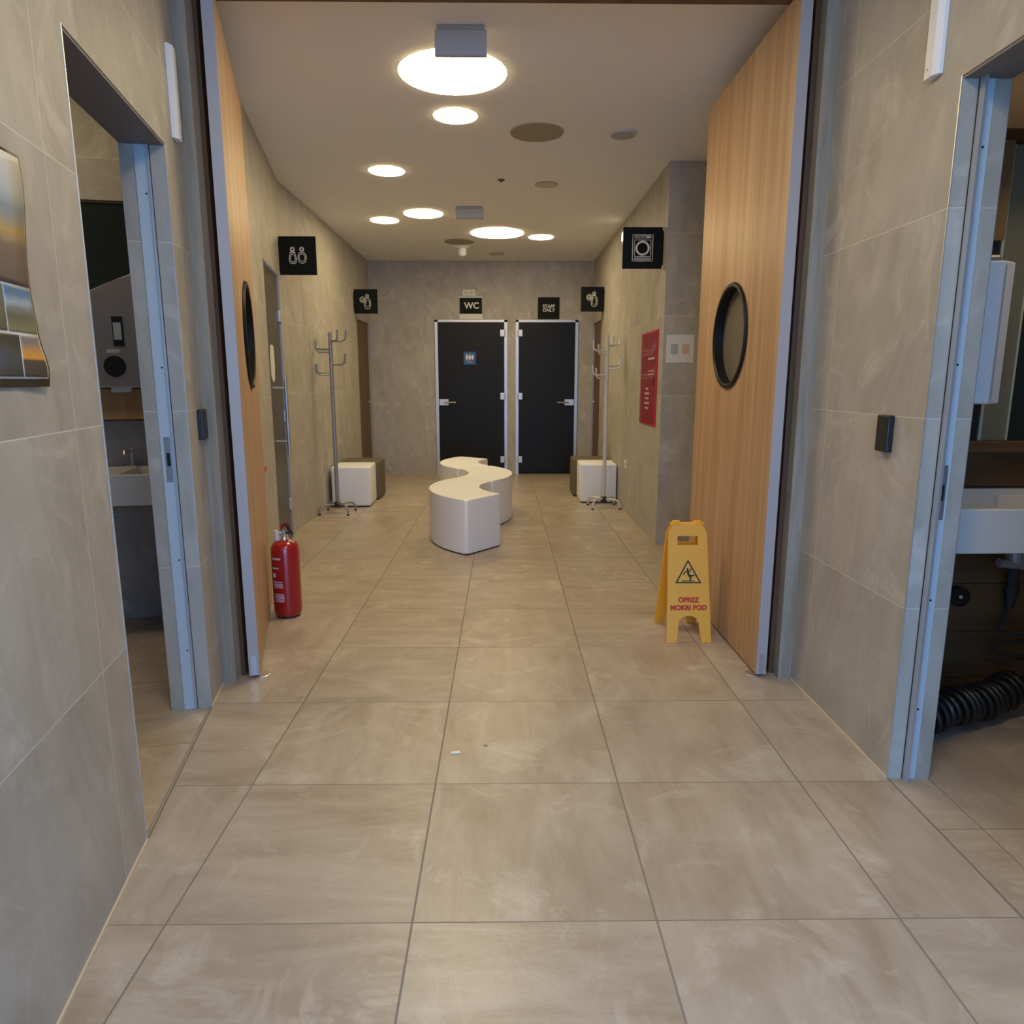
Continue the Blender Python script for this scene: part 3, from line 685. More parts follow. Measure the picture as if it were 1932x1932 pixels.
def contact(label, M, h):
    r = thing('wall_strip', label, 'wall fitting', M.translation, 0, 'white vertical strips above the openings')
    MB().prism([(-0.028, 0), (0.028, 0), (0.028, 0.010), (0.010, 0.022), (-0.028, 0.022)], 0, h,
               M=M @ Matrix(((1, 0, 0, 0), (0, 0, 1, 0), (0, 1, 0, 0), (0, 0, 0, 1))), bev=0.001).build('cover', m_white, r)
    MB().lathe([(0.004, 0.022), (0.004, 0.0228)], M=M @ Matrix.Translation((-0.014, 0.025, 0)), n=10).build('screw', m_greyprint, r)
contact('white angled strip on the right wall above the opening corner', frame(Vector((1.5, 0.742, 2.18)), Vector((0, -1, 0)), UPV, Vector((-1, 0, 0))), 0.335)
contact('white strip high on the left wall beside the opening', frame(lw(1.305, 0, 2.175), -LT, UPV, LN), 0.315)
# arrow sticker
mb = MB(); mb.prism([(2.90 * LK, 0.722), (3.06 * LK, 0.745), (2.90 * LK, 0.775)], 0.0005, 0.002, M=frame(Vector((LA, 0, 0)), LT, UPV, LN))
tag(mb.build('arrow_sticker', m_arrow), 'small orange red arrow sticker on the left wall above the extinguisher', 'sticker')

# ------------------------------------------------------------------ poster on the left wall
pr_ = thing('poster', 'laminated poster of holiday photographs with a curling black edge on the near left wall', 'poster', lw(-0.2, 0, 1.29))
MPo = frame(Vector((LA, 0, 0)), LT, UPV, LN)
def curl(y, z):       # distance from the wall
    k = max(0.0, (y + 0.12) / 0.17) ** 2
    return 0.004 + 0.016 * k * (0.55 + 0.45 * math.cos((z - 1.36) * 17)) 
def edge(z): return 0.006 + 0.010 * math.sin((z - 1.29) * 14 + 2.6) + (0.012 if z < 1.37 else 0) * (1 - abs(z - 1.33) / 0.05 if 1.29 <= z <= 1.37 else 0) - 0.016 * (z - 1.29) / 0.44
def sheet(y0, y1, z0, z1, lift, mat, name, parent, rag=False, nu=14, nv=24):
    mb = MB(); G = []
    for i in range(nu + 1):
        row = []
        for j in range(nv + 1):
            z = z0 + (z1 - z0) * j / nv; yy1 = (edge(z) + y1) if rag else y1
            y = y0 + (yy1 - y0) * i / nu
            row.append(mb.bm.verts.new(MPo @ Vector((y * LK, z, curl(y, z) + lift))))
        G.append(row)
    back = []
    for i in range(nu):
        for j in range(nv): mb.bm.faces.new((G[i][j], G[i + 1][j], G[i + 1][j + 1], G[i][j + 1]))
    o = mb.build(name, mat, parent, smooth=True)
    md = o.modifiers.new('thickness', 'SOLIDIFY'); md.thickness = 0.0008
    return o
def gradmat(name, stops, z0, z1, rough=0.5, nz=0.5):
    m, nt, b = newmat(name); N = NB(nt)
    g = nt.nodes.new('ShaderNodeNewGeometry'); sp = nt.nodes.new('ShaderNodeSeparateXYZ'); nt.links.new(g.outputs['Position'], sp.inputs[0])
    n = N.noise(g.outputs['Position'], 22, 5, 0.6)
    t = N.math('ADD', N.math('DIVIDE', N.math('SUBTRACT', sp.outputs[2], z0), z1 - z0), N.math('MULTIPLY', N.math('SUBTRACT', n, 0.5), nz * 0.4))
    cr = nt.nodes.new('ShaderNodeValToRGB'); nt.links.new(t, cr.inputs[0])
    while len(cr.color_ramp.elements) < len(stops): cr.color_ramp.elements.new(0.5)
    for e, (p, c) in zip(cr.color_ramp.elements, stops): e.position = p; e.color = (*c, 1)
    nt.links.new(cr.outputs[0], b.inputs['Base Color']); b.inputs['Roughness'].default_value = rough
    return m
sheet(-0.75, 0.0, 1.290, 1.738, 0.0, m_black, 'black_sheet', pr_, rag=True)
sheet(-0.75, -0.006, 1.306, 1.732, 0.0012, m_paper, 'white_border', pr_, rag=True)
sheet(-0.75, -0.010, 1.486, 1.728, 0.0024, gradmat('poster_landscape', [(0.0, (0.12, 0.085, 0.07)), (0.30, (0.17, 0.12, 0.09)), (0.36, (0.33, 0.24, 0.15)), (0.42, (0.45, 0.30, 0.08)), (0.52, (0.26, 0.28, 0.28)), (0.60, (0.20, 0.27, 0.34)), (0.72, (0.42, 0.47, 0.50)), (1.0, (0.62, 0.62, 0.58))], 1.486, 1.728, nz=.25), 'photograph', pr_, rag=True)
sheet(-0.118, -0.010, 1.396, 1.482, 0.0024, gradmat('poster_meadow', [(0.0, (0.24, 0.22, 0.10)), (0.35, (0.13, 0.13, 0.08)), (0.5, (0.20, 0.22, 0.20)), (0.65, (0.36, 0.43, 0.5)), (0.85, (0.10, 0.2, 0.33)), (1.0, (0.08, 0.18, 0.3))], 1.396, 1.482, nz=.6), 'photograph', pr_, rag=True)
sheet(-0.745, -0.124, 1.396, 1.482, 0.0024, gradmat('poster_lake', [(0.0, (0.14, 0.16, 0.10)), (0.5, (0.20, 0.24, 0.22)), (1.0, (0.15, 0.27, 0.38))], 1.396, 1.482), 'photograph', pr_, nu=6)
sheet(-0.078, -0.012, 1.310, 1.390, 0.0024, gradmat('poster_sunset', [(0.0, (0.06, 0.05, 0.04)), (0.40, (0.10, 0.07, 0.05)), (0.46, (0.75, 0.33, 0.04)), (0.62, (0.62, 0.30, 0.08)), (0.85, (0.25, 0.20, 0.17)), (1.0, (0.22, 0.21, 0.20))], 1.31, 1.39, nz=.1), 'photograph', pr_, rag=True)
sheet(-0.745, -0.084, 1.310, 1.390, 0.0024, gradmat('poster_evening', [(0.0, (0.05, 0.05, 0.05)), (0.3, (0.06, 0.10, 0.17)), (0.6, (0.07, 0.11, 0.16)), (0.8, (0.05, 0.05, 0.05)), (1.0, (0.07, 0.07, 0.07))], 1.31, 1.39, nz=.9), 'photograph', pr_, nu=6)

# ------------------------------------------------------------------ wave bench modules
def bench(label, C, a0, a1):
    ri, ro, h = 0.50, 0.92, 0.425
    n = 22; pts = []
    for k in range(n + 1):
        a = math.radians(a0 + (a1 - a0) * k / n); pts.append((C[0] + ro * math.cos(a), C[1] + ro * math.sin(a)))
    for k in range(n, -1, -1):
        a = math.radians(a0 + (a1 - a0) * k / n); pts.append((C[0] + ri * math.cos(a), C[1] + ri * math.sin(a)))
    def area(p): return sum(p[i][0] * p[(i + 1) % len(p)][1] - p[(i + 1) % len(p)][0] * p[i][1] for i in range(len(p)))
    if area(pts) < 0: pts = pts[::-1]
    # round the four corners
    out = []
    m = len(pts)
    for i, p in enumerate(pts):
        a = Vector(pts[i - 1]); b = Vector(p); c = Vector(pts[(i + 1) % m])
        if abs((b - a).angle(c - b)) > 0.6:
            rr = 0.028
            p0 = b + (a - b).normalized() * rr; p1 = b + (c - b).normalized() * rr
            for t in (0, .25, .5, .75, 1): q = p0 * (1 - t) ** 2 + b * 2 * t * (1 - t) + p1 * t * t; out.append((q.x, q.y))
        else: out.append(p)
    am = math.radians((a0 + a1) / 2); base = (C[0] + 0.71 * math.cos(am), C[1] + 0.71 * math.sin(am), 0)
    r = thing('wave_bench', label, 'bench', base, 0, 'white curved bench modules in a wave')
    MB().prism(out, 0.012, h, bev=0.014, seg=4).build('body', m_whitebench, r, smooth=True)
    ins = []
    cx, cy = base[0], base[1]
    for a, b in out: ins.append((cx + (a - cx) * 0.97, cy + (b - cy) * 0.985))
    MB().prism(ins, 0.0, 0.013).build('plinth', m_rubber, r)
    return r
C1 = (0.52, 4.37); C2 = (C1[0] + 1.428 * math.cos(math.radians(142.5)), C1[1] + 1.428 * math.sin(math.radians(142.5)))
C3 = (C2[0] + 1.428 * math.cos(math.radians(42)), C2[1] + 1.428 * math.sin(math.radians(42)))
bench('white curved bench module nearest the entrance, bulging to the left', C1, 142.8, 231.5)
bench('white curved bench module in the middle of the wave, bulging to the right', C2, -37.2, 41.7)
bench('white curved bench module farthest away, its end before the black door', C3, 142.5, 221.7)
def cube(label, cx, cy, sx, sy, h, mat, rz=0, group=None):
    r = thing('cube_stool', label, 'stool', (cx, cy, 0), rz, group)
    MB().box(-sx / 2, sx / 2, -sy / 2, sy / 2, 0.01, h, bev=0.022, seg=4).build('body', mat, r, smooth=True, local=True)
    MB().box(-sx / 2 + 0.015, sx / 2 - 0.015, -sy / 2 + 0.015, sy / 2 - 0.015, 0, 0.012).build('foot', m_rubber, r, local=True)
cube('white cube stool behind the left coat stand', -1.375, 5.965, 0.405, 0.44, 0.425, m_whitebench, 0.04, 'white cube stools')
cube('white cube stool behind the right coat stand', 1.250, 6.18, 0.395, 0.42, 0.425, m_whitebench, -0.02, 'white cube stools')
cube('olive brown cube stool behind the left white one', -1.370, 6.41, 0.44, 0.40, 0.43, m_olive, 0.0, 'olive cube stools')
cube('olive brown cube stool behind the right white one', 1.230, 6.60, 0.43, 0.38, 0.43, m_olive, 0.0, 'olive cube stools')

# ------------------------------------------------------------------ coat stands
def coat_stand(label, x, y, rz, mat, ang, hooks):
    r = thing('coat_stand', label, 'coat stand', (x, y, 0), rz, 'tubular coat stands')
    MB().tube([(0, 0, 0.085), (0, 0, 1.755)], 0.0195, 16).build('pole', mat, r, smooth=True, local=True)
    MB().lathe([(0, 0.055), (0.034, 0.06), (0.036, 0.10), (0.02, 0.118), (0, 0.118)], n=20).build('hub', m_black, r, smooth=True, local=True)
    for k in range(4):
        a = math.radians(ang + 90 * k); c, s_ = math.cos(a), math.sin(a)
        pts = [(0, 0, 0.088), (0.10 * c, 0.10 * s_, 0.094), (0.150 * c, 0.150 * s_, 0.092), (0.180 * c, 0.180 * s_, 0.078), (0.196 * c, 0.196 * s_, 0.045), (0.200 * c, 0.200 * s_, 0.006)]
        f = MB().tube(pts, 0.0105, 10).build('foot', mat, r, smooth=True, local=True)
        MB().cyl((0.200 * c, 0.200 * s_, 0.0), (0.200 * c, 0.200 * s_, 0.016), 0.013, 12).build('rubber_cap', m_black, f, local=True)
    for a, z in hooks:
        a = math.radians(a); c, s_ = math.cos(a), math.sin(a)
        pts = [(0.010 * c, 0.010 * s_, z), (0.100 * c, 0.100 * s_, z)]
        for t in range(1, 6):
            b = t / 5 * PI / 2; pts.append(((0.100 + 0.045 * math.sin(b)) * c, (0.100 + 0.045 * math.sin(b)) * s_, z + 0.040 * (1 - math.cos(b))))
        pts.append((0.148 * c, 0.148 * s_, z + 0.100))
        MB().tube(pts, 0.0095, 8).build('hook', mat, r, smooth=True, local=True)
m_std_l = flat('grey_tube', (0.30, 0.30, 0.31), 0.35, 0.5)
m_std_r = flat('silver_tube', (0.62, 0.60, 0.58), 0.4, 0.3)
hk = [(10, 1.675), (-50, 1.675), (170, 1.60), (215, 1.57), (-12, 1.455), (40, 1.46), (165, 1.37), (200, 1.36)]
coat_stand('grey tubular coat stand on the left by the white cube', -1.434, 5.42, 0, m_std_l, 42, hk)
hk2 = [(20, 1.655), (60, 1.65), (190, 1.60), (225, 1.56), (-20, 1.42), (20, 1.45), (185, 1.36), (215, 1.33)]
coat_stand('silver tubular coat stand on the right by the white cube', 1.272, 5.72, 0, m_std_r, -42, hk2)

# ------------------------------------------------------------------ fire extinguisher
ex, ey = -0.990, 2.30
r = thing('fire_extinguisher', 'red fire extinguisher standing on the floor against the left wooden door', 'fire extinguisher', (ex, ey, 0), 0.0)
b_ = MB().lathe([(0, 0.004), (0.058, 0.004), (0.066, 0.008), (0.074, 0.022), (0.0765, 0.045), (0.0765, 0.375), (0.073, 0.400), (0.060, 0.423), (0.036, 0.437), (0.022, 0.441), (0, 0.441)], n=48).build('cylinder', m_red, r, smooth=True, local=True)
MB().lathe([(0.060, 0.0), (0.067, 0.0), (0.067, 0.010), (0.060, 0.010)], n=40).build('base_ring', m_black, r, local=True)
MB().lathe([(0, 0.438), (0.028, 0.438), (0.028, 0.447), (0.022, 0.449), (0.022, 0.462), (0.016, 0.466), (0.016, 0.492), (0, 0.492)], n=24).build('valve', m_chrome, r, smooth=True, local=True)
mb = MB(); mb.box(-0.010, 0.034, -0.009, 0.009, 0.472, 0.482, bev=0.002); mb.prism([(0.030, 0.482), (0.046, 0.465), (0.052, 0.468), (0.024, 0.522), (0.012, 0.526), (0.010, 0.518)], -0.008, 0.008, M=Matrix(((1, 0, 0, 0), (0, 0, 1, 0), (0, 1, 0, 0), (0, 0, 0, 1))), bev=0.001)
mb.build('carry_handle', m_black, r, local=True)
MB().prism([(-0.014, 0.492), (0.0, 0.51), (0.026, 0.524), (0.028, 0.533), (0.006, 0.533), (-0.014, 0.520)], -0.009, 0.009, M=Matrix(((1, 0, 0, 0), (0, 0, 1, 0), (0, 1, 0, 0), (0, 0, 0, 1))), bev=0.001).build('lever', flat('dark_red_lever', (0.22, 0.01, 0.01), 0.4), r, local=True)
MB().tube([(-0.012, -0.004, 0.478), (-0.030, -0.008, 0.478)], 0.006, 10).build('hose_outlet', m_chrome, r, local=True)
MB().tube([(-0.034, -0.012, 0.435), (-0.038, -0.012, 0.488), (-0.038, -0.012, 0.492)], 0.013, 14).build('nozzle', flat('white_nozzle', (0.66, 0.64, 0.66), 0.5), r, smooth=True, local=True)
MB().lathe([(0.010, 0), (0.012, 0.003), (0.012, 0.010), (0, 0.010)], M=Matrix.Translation((0.004, -0.016, 0.478)) @ Matrix.Rotation(PI / 2, 4, 'X'), n=16).build('gauge', m_steel, r, local=True)
# printed label: rows of print on the left front of the shell
def curved_patch(mb, a0, a1, z0, z1, R=0.0770):
    n = 6; A = []
    for k in range(n + 1):
        a = math.radians(25 + a0 + (a1 - a0) * k / n); A.append((mb.bm.verts.new((R * math.cos(a), R * math.sin(a), z0)), mb.bm.verts.new((R * math.cos(a), R * math.sin(a), z1))))
    for (p, q), (s_, t) in zip(A, A[1:]): mb.bm.faces.new((p, s_, t, q))
mb = MB()
curved_patch(mb, 196, 242, 0.338, 0.350); curved_patch(mb, 198, 232, 0.286, 0.296)
for z0, z1, a0, a1 in ((.210, .216, 200, 244), (.200, .205, 204, 246), (.190, .197, 200, 246), (.180, .186, 204, 248), (.140, .146, 204, 248), (.130, .136, 206, 250), (.120, .127, 204, 250), (.110, .116, 208, 250), (.100, .106, 206, 248)):
    curved_patch(mb, a0, a1, z0, z1)
o = mb.build('label_print', m_label, r, local=True)
mb = MB(); curved_patch(mb, 200, 216, 0.238, 0.262); mb.build('label_mark', flat('white_mark', (0.7, 0.66, 0.68), 0.5), r, local=True)

# ------------------------------------------------------------------ wet floor sign
wx, wy = 1.163, 2.005
r = thing('wet_floor_sign', 'yellow folding caution sign standing on the floor before the right wooden door', 'caution sign', (wx, wy, 0), 0.0)
def panel_mesh(sgn, y_foot, y_top):
    """outline with a round arch at the foot and a handle hole, built as strips; local x across, z up; leans from y_foot to y_top"""
    mb = MB(); Hh = 0.585; th = 0.012
    def hw(z): return 0.113 - 0.016 * z / Hh if z < 0.53 else (0.113 - 0.016 * z / Hh) - 0.028 * ((z - 0.53) / 0.055) ** 2
    def arch(z): return 0.062 - 0.010 * z / 0.09 if z < 0.09 else (0.052 * math.sqrt(max(0, 1 - ((z - 0.09) / 0.042) ** 2)))
    zs = [0, .02, .05, .09, .105, .118, .127, .132, .16, .25, .35, .45, .478, .480, .525, .527, .53, .545, .56, .575, .585]
    def row(z):
        w = hw(z)
        if z <= 0.132: a = arch(z); return [-w, -a, a, w]
        return [-w, -0.052, 0.052, w]
    def P(x, z, o): y = y_foot + (y_top - y_foot) * z / Hh; return Vector((x, y + o, z))
    off = sgn * th
    def quad(xa0, xa1, z0, xb0, xb1, z1):
        for o in (0, off):
            v = [mb.bm.verts.new(P(x, z, o)) for x, z in ((xa0, z0), (xa1, z0), (xb1, z1), (xb0, z1))]; mb.bm.faces.new(v)
    for z0, z1 in zip(zs, zs[1:]):
        A, B = row(z0), row(z1)
        quad(A[0], A[1], z0, B[0], B[1], z1); quad(A[2], A[3], z0, B[2], B[3], z1)
        hole = (0.4799 <= z0 and z1 <= 0.5251)
        if z0 >= 0.132 and not hole: quad(A[1], A[2], z0, B[1], B[2], z1)
        if z0 >= 0.132 and hole: pass
    bmesh.ops.remove_doubles(mb.bm, verts=mb.bm.verts, dist=1e-5)
    be = [e for e in mb.bm.edges if len(e.link_faces) == 1]
    # close the rim between the two skins
    front_v = {}
    for v in mb.bm.verts: front_v[(round(v.co.x, 5), round(v.co.z, 5), round(v.co.y - (y_foot + (y_top - y_foot) * v.co.z / Hh), 4))] = v
    for e in be:
        a, b = e.verts
        ya = round(a.co.y - (y_foot + (y_top - y_foot) * a.co.z / Hh), 4)
        if abs(ya) < 1e-3:
            ka = (round(a.co.x, 5), round(a.co.z, 5), round(off, 4)); kb = (round(b.co.x, 5), round(b.co.z, 5), round(off, 4))
            if ka in front_v and kb in front_v:
                try: mb.bm.faces.new((a, b, front_v[kb], front_v[ka]))
                except ValueError: pass
    return mb
yf, yt = -0.150, -0.016
panel_mesh(1, yf, yt).build('front_panel', m_yellow, r, local=True)
panel_mesh(-1, 0.150, 0.016).build('back_panel', m_yellow, r, local=True)
mb = MB(); mb.tube([(-0.085, 0, 0.583), (0.085, 0, 0.583)], 0.010, 12)
for x in (-0.055, 0.055): mb.box(x - 0.018, x + 0.018, -0.018, 0.018, 0.572, 0.600, bev=0.004)
mb.build('hinge', m_yellow, r, local=True)
tilt = math.atan2(yt - yf, 0.585)
def onpanel(z): return Matrix.Translation((wx, wy + yf + (yt - yf) * z / 0.585 - 0.0006, z)) @ Matrix.Rotation(-tilt, 4, 'X') @ Matrix(((1, 0, 0, 0), (0, 0, -1, 0), (0, 1, 0, 0), (0, 0, 0, 1)))
mb = MB(); Mt = onpanel(0.345)
tri = [(-.067, -.055), (.067, -.055), (0, .066)]; tin = [(-.055, -.048), (.055, -.048), (0, .052)]
for i in range(3):
    a, b = tri[i], tri[(i + 1) % 3]; c, d = tin[(i + 1) % 3], tin[i]
    mb.prism([a, b, c, d], 0, .0008, M=Mt)
mb.build('warning_triangle', m_blacktext, r)
mb = MB()
mb.lathe([(0.0052, 0), (0.0052, 0.0008)], M=Mt @ Matrix.Translation((-.003, .017, 0)), n=12)
def limb(pts, w):
    for (a, b) in zip(pts, pts[1:]):
        a = Vector(a); b = Vector(b); t = (b - a).normalized(); n_ = Vector((-t.y, t.x)) * w
        mb.prism([tuple(a - n_ - t * w), tuple(b - n_ + t * w), tuple(b + n_ + t * w), tuple(a + n_ - t * w)], 0, .0008, M=Mt)
limb([(-.002, .008), (.002, -.012)], .0050); limb([(.002, -.012), (.018, -.018), (.030, -.014)], .0036); limb([(.002, -.014), (.012, -.028), (.010, -.040)], .0036)
limb([(-.004, .006), (-.016, .002), (-.024, -.010)], .0026); limb([(-.001, .004), (.010, .006), (.013, .018)], .0026)
limb([(-.030, -.043), (.030, -.043)], .0022)
mb.build('falling_figure', m_blacktext, r)
text_mb('OPREZ', 0.034, onpanel(0.208), depth=.0006, bold=.0020).build('lettering', m_redtext, r)
text_mb('MOKRI POD', 0.034, onpanel(0.170), depth=.0006, bold=.0020).build('lettering', m_redtext, r)

# crumbs on the floor
tag(MB().box(-0.018, 0.018, -0.008, 0.008, 0, 0.004, bev=0.002, M=Matrix.Translation((0.052, 0.795, 0)) @ Matrix.Rotation(0.2, 4, 'Z')).build('crumb', m_crumb), 'tiny pale crumb on the floor beside a tile joint', 'crumb')
tag(MB().box(-0.007, 0.007, -0.004, 0.004, 0, 0.003, bev=0.001, M=Matrix.Translation((0.158, 0.845, 0)) @ Matrix.Rotation(-0.5, 4, 'Z')).build('crumb', m_crumb2), 'tiny brown speck on the middle of a floor tile', 'crumb')

# ------------------------------------------------------------------ left wash room
def rbox(x0, x1, y0, y1, z0, z1, **k): return MB().box(x0, x1, y0, y1, z0, z1, M=MR, **k)
# local y is negative towards the viewer
r = thing('wash_basin', 'long pale grey trough basin in the left wash room', 'basin', MR @ Vector((-0.5, -0.2, 0.7)))
mb = MB(); mb.box(-2.0, 0.28, -0.41, -0.385, 0.700, 0.853, M=MR, bev=0.004); mb.box(-2.0, 0.28, -0.385, -0.001, 0.700, 0.76, M=MR); mb.box(-2.0, 0.28, -0.045, -0.001, 0.76, 0.853, M=MR)
mb.box(0.24, 0.28, -0.385, -0.045, 0.76, 0.853, M=MR); mb.box(-0.105, -0.095, -0.385, -0.045, 0.76, 0.85, M=MR)
mb.build('trough', m_ceramic, r)
r = thing('tap', 'chrome tap on the basin of the left wash room', 'tap', MR @ Vector((-0.125, -0.06, 0.853)))
MB().tube([MR @ Vector((-0.125, -0.025, 0.853)), MR @ Vector((-0.125, -0.025, 0.955))], 0.009, 14).build('body', m_steel, r, smooth=True)
MB().tube([MR @ Vector((-0.125, -0.025, 0.935)), MR @ Vector((-0.125, -0.13, 0.94)), MR @ Vector((-0.125, -0.14, 0.925))], 0.007, 10).build('spout', m_steel, r, smooth=True)
MB().box(-0.15, -0.10, -0.045, -0.005, 0.853, 0.86, M=MR).build('base', m_steel, r)
r = thing('wooden_shelf', 'low wooden shelf front under the paper dispenser in the left wash room', 'shelf', MR @ Vector((-0.6, -0.06, 1.10)))
rbox(-2.3, 0.26, -0.13, -0.001, 1.106, 1.262, bev=0.002).build('board', m_oak_bright, r)
rbox(-2.3, 0.26, -0.115, -0.001, 1.100, 1.106).build('underside', m_blackgap, r)
r = thing('mirror', 'wide mirror with its dark reflection painted in, on the far wall of the left wash room', 'mirror', MR @ Vector((-0.8, -0.01, 1.27)))
rbox(-2.0, 0.28, -0.014, -0.001, 1.264, 2.175).build('glass', m_mirrordark, r)  # dark tint stands in for the reflected dark room
rbox(-2.0, 0.28, -0.020, -0.001, 2.175, 2.19).build('top_rail', m_black, r)
r = thing('towel_dispenser', 'brushed steel paper towel dispenser on the left wash room wall', 'dispenser', MR @ Vector((-0.12, -0.15, 1.27)))
MD = MR @ Matrix(((1, 0, 0, 0), (0, 0, 1, -0.19), (0, 1, 0, 0), (0, 0, 0, 1)))
outl = [(-0.36, 1.268), (0.16, 1.268), (0.17, 1.30), (0.17, 1.86), (0.14, 1.875), (-0.08, 1.785), (-0.36, 1.66)]
MB().prism(outl, 0.0, 0.170, M=MD, bev=0.008, seg=3).build('case', m_steel, r)
w = MB().prism([(-0.105, 1.47), (-0.055, 1.47), (-0.055, 1.615), (-0.105, 1.615)], -0.004, 0.0, M=MD, bev=0.001).build('window', m_black, r)
MB().prism([(-0.099, 1.502), (-0.064, 1.502), (-0.064, 1.585), (-0.099, 1.585)], -0.006, -0.004, M=MD).build('roll', flat('pale_roll', (0.35, 0.42, 0.46), 0.6), w)
MB().prism([(-0.11 + 0.052 * math.cos(2 * PI * k / 32), 1.373 + 0.052 * math.sin(2 * PI * k / 32)) for k in range(32)], -0.004, 0.0, M=MD, bev=0.001).build('opening', m_black, r)
MB().prism([(-0.14, 1.438), (-0.082, 1.438), (-0.082, 1.456), (-0.14, 1.456)], -0.001, 0.0, M=MD).build('print', m_greyprint, r)
MB().prism([(-0.145, 1.245), (-0.055, 1.245), (-0.055, 1.2675), (-0.145, 1.2675)], 0.02, 0.05, M=MD).build('paper', m_paper, r)
r = thing('waste_bin', 'tall black waste bin under the basin of the left wash room', 'bin', MR @ Vector((0.15, -0.32, 0)))
MB().lathe([(0, 0.0), (0.085, 0.0), (0.092, 0.01), (0.105, 0.60), (0.112, 0.605), (0.112, 0.625), (0.100, 0.625), (0, 0.615)], n=32, M=MR @ Matrix.Translation((0.17, -0.30, 0))).build('body', m_black, r, smooth=True)
# lamp of the room (round, out of sight)
def room_lamp(x, y, d, s, label, col=(1.0, 0.80, 0.5, 1)):
    r = thing('ceiling_light', label, 'ceiling light', (x, y, H))
    MB().lathe([(0, -0.02), (d / 2, -0.02), (d / 2, -0.001), (0, -0.001)], n=32).build('diffuser', emis('room_light_diffuser', col, s), r, local=True)
room_lamp(-2.3, 1.3, 0.3, 20.0, 'round ceiling light inside the left wash room')
room_lamp(2.45, 0.62, 0.3, 14.0, 'unseen round ceiling light added to brighten the right wash room')  # added lamp, never in view, lifts the dark right room

# ------------------------------------------------------------------ right wash room
r = thing('wash_basin', 'long pale trough basin in the right wash room', 'basin', (2.6, 1.0, 0.72))
mb = MB(); X0, X1 = 1.655, 3.9
mb.box(X0, X1, 0.785, 0.81, 0.727, 0.880, bev=0.004); mb.box(X0, X1, 0.81, 1.199, 0.727, 0.765); mb.box(X0, X1, 1.145, 1.199, 0.765, 0.895)
mb.box(X0, X0 + 0.04, 0.81, 1.145, 0.765, 0.88); mb.prism([(2.12, 0.765), (3.2, 0.765), (3.2, 0.80), (2.45, 0.87), (2.12, 0.87)], 0, 0.02, M=Matrix(((1, 0, 0, 0), (0, 0, 1, 1.125), (0, 1, 0, 0), (0, 0, 0, 1))))
mb.build('trough', m_ceramic, r)
r = thing('wooden_ledge', 'dark wooden ledge behind the basin of the right wash room', 'ledge', (2.6, 1.15, 0.9))
MB().box(1.645, 3.9, 1.10, 1.199, 1.04, 1.078, bev=0.002).build('shelf', m_walnut_h, r)
MB().box(1.645, 3.9, 1.165, 1.199, 0.897, 1.04).build('splashback', m_walnut_h, r)
def mirror_panel(x0, x1, label):
    r = thing('wall_mirror', label, 'mirror', ((x0 + x1) / 2, 1.17, 1.13), 0, 'tall mirror panels over the right basin')
    MB().box(x0, x1, 1.165, 1.185, 1.080, 2.13).build('glass', m_mirror, r)
    MB().box(x0, x0 + 0.010, 1.160, 1.1655, 1.080, 2.13).build('edge', m_glassedge, r)
    MB().box(x1 - 0.007, x1, 1.160, 1.1655, 1.080, 2.13).build('edge', m_glassedge, r)
mirror_panel(2.038, 2.150, 'narrow tall mirror panel behind the white hand dryer')
MB_ = MB().box(2.153, 3.9, 1.172, 1.199, 1.080, 2.13)
tag(MB_.build('dark_panel', m_mirrordark), 'dark glass panel right of the narrow mirror in the right wash room', 'panel')
r = thing('wooden_bulkhead', 'brown plank bulkhead over the mirrors of the right wash room', 'bulkhead', (2.6, 1.1, 2.13))
MB().box(1.645, 3.9, 1.02, 1.199, 2.135, 2.60).build('boards', m_walnut_h, r)
tag(MB().box(1.935, 2.025, 1.13, 1.199, 1.80, 2.133).build('wooden_post', m_oak_post), 'short brown wooden post left of the narrow mirror', 'post')
tag(MB().box(1.955, 2.033, 1.168, 1.199, 1.080, 1.798).build('black_post', m_blackgap), 'black channel left of the narrow mirror', 'channel')
r = thing('hand_dryer', 'tall white hand dryer just inside the right opening', 'hand dryer', (1.93, 1.08, 1.22))
MS = Matrix(((1, 0, 0, 0), (0, 1, 0, 0), (0, 0, 1, 0), (0, 0, 0, 1)))
mb = MB()
pts0 = [(1.845, 1.16), (1.845, 1.00), (1.925, 0.965), (1.985, 1.00), (1.985, 1.16)]
mb.prism(pts0, 1.222, 1.705, bev=0.006, seg=2); mb.build('cover', m_white, r)
MB().box(1.86, 1.96, 1.03, 1.15, 1.705, 1.735, bev=0.01).build('top_cap', m_steel, r)
MB().box(1.932, 1.936, 0.966, 0.973, 1.235, 1.69).build('seam', m_greyprint, r)
r = thing('drain_trap', 'black drain pipe with valves under the right basin', 'pipe', (2.31, 1.1, 0.5))
mb = MB(); mb.tube([(2.185, 1.08, 0.727), (2.185, 1.08, 0.52)], 0.022, 14); mb.tube([(2.185, 1.08, 0.52), (2.178, 1.07, 0.44)], [0.028, 0.016], 14); mb.build('pipe', m_rubber, r, smooth=True)
mb = MB(); mb.tube([(2.115, 1.07, 0.62), (2.30, 1.07, 0.60), (2.40, 1.1, 0.61)], 0.018, 10); mb.build('branch', m_greypaint, r, smooth=True)
MB().lathe([(0.032, -0.02), (0.034, 0), (0.032, 0.02)], (2.185, 1.08, 0.64), 18).build('collar', m_greypaint, r)
pts = []
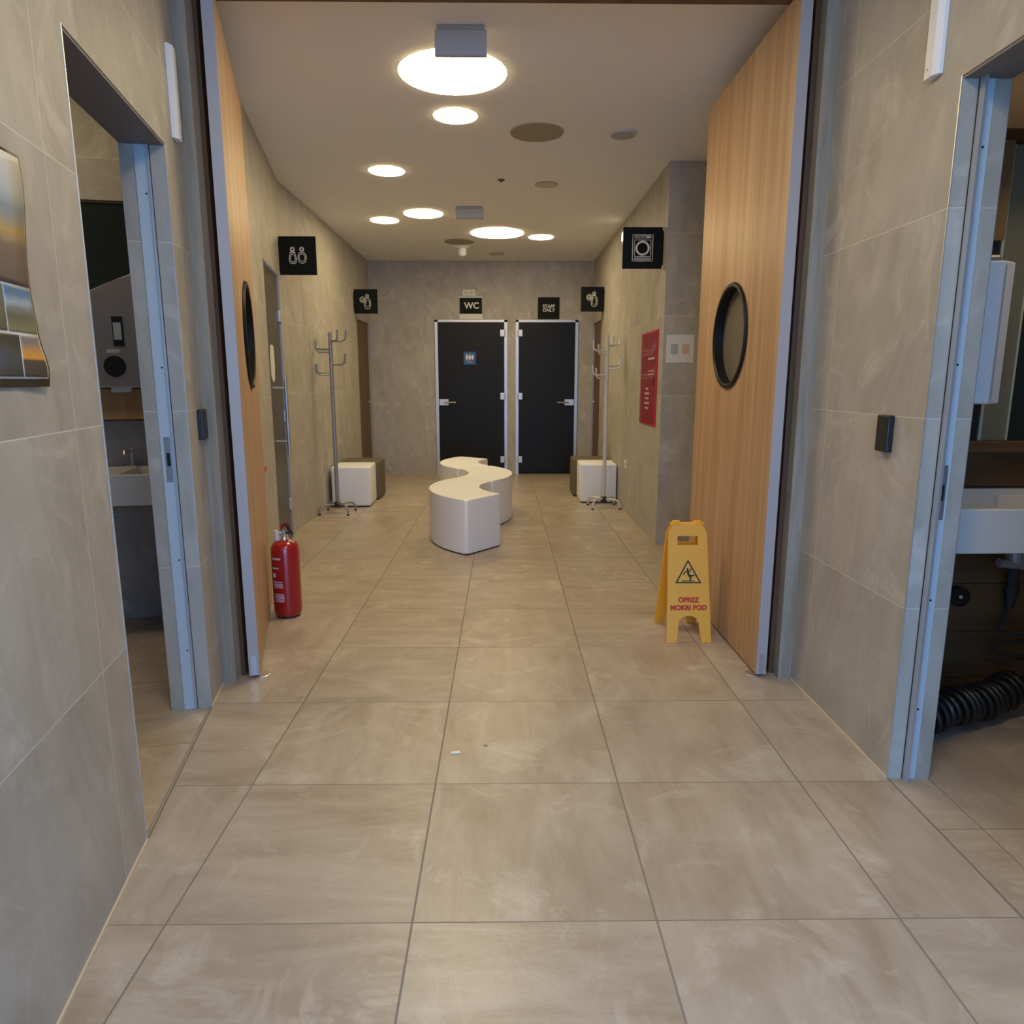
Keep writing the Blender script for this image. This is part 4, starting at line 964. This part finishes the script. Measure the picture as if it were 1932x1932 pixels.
for k in range(40):
    t = k / 39; pts.append((2.29 + 0.05 * t + 0.30 * max(0, t - 0.25), 1.06 - 0.1 * t, 0.40 - 0.30 * t + 0.05 * math.sin(t * 9)))
tag(MB().tube([(2.175, 1.07, 0.435), (2.152, 1.06, 0.40), (2.137, 1.05, 0.365), (2.155, 1.05, 0.345), (2.25, 1.05, 0.335), (2.5, 1.05, 0.32)], 0.007, 8).build('power_cable', m_rubber, smooth=True), 'black cable hanging down from the drain pipe', 'cable')
tag(MB().tube([(2.5, 1.12, 0.295), (2.3, 1.12, 0.288), (2.18, 1.12, 0.270), (2.16, 1.12, 0.255), (2.20, 1.12, 0.238), (2.34, 1.12, 0.212), (2.22, 1.12, 0.203), (2.15, 1.12, 0.205)], 0.007, 8).build('power_cable', m_rubber, smooth=True), 'black cable looping above the coiled hose', 'cable')
r = thing('pipe_cap', 'round black pipe cap with a bright centre low in the right wash room', 'pipe cap', (2.05, 1.2, 0.45))
MB().cyl((2.05, 1.165, 0.452), (2.05, 1.199, 0.452), 0.040, 24).build('body', m_black, r); MB().cyl((2.05, 1.162, 0.455), (2.05, 1.165, 0.455), 0.007, 12).build('centre', m_signwhite, r)
# ribbed hose on the floor
r = thing('coiled_hose', 'black coiled hose lying on the floor of the right wash room', 'hose', (2.0, 0.95, 0))
path = []; core = []
turns = 15
for k in range(turns * 14 + 1):
    t = k / (turns * 14); a = 2 * PI * turns * t
    c0 = Vector((1.78 + 0.47 * t, 0.90 + 0.19 * t ** 1.2, 0.080 + 0.020 * t + 0.008 * math.sin(t * 7)))
    ax = Vector((0.47, 0.20, 0.01)).normalized(); u_ = Vector((0, 0, 1)); w_ = ax.cross(u_).normalized()
    rr = 0.060 + 0.005 * math.sin(t * 23)
    path.append(c0 + u_ * math.cos(a) * rr + w_ * math.sin(a) * rr)
MB().tube(path, 0.0115, 8).build('coil', m_hose, r, smooth=True)
path = [(2.25, 1.09, 0.13)]
MB().tube([(2.26, 1.07, 0.145), (2.31, 1.08, 0.13), (2.36, 1.08, 0.115)], [0.016, 0.026, 0.018], 14).build('connector', m_black, r, smooth=True)
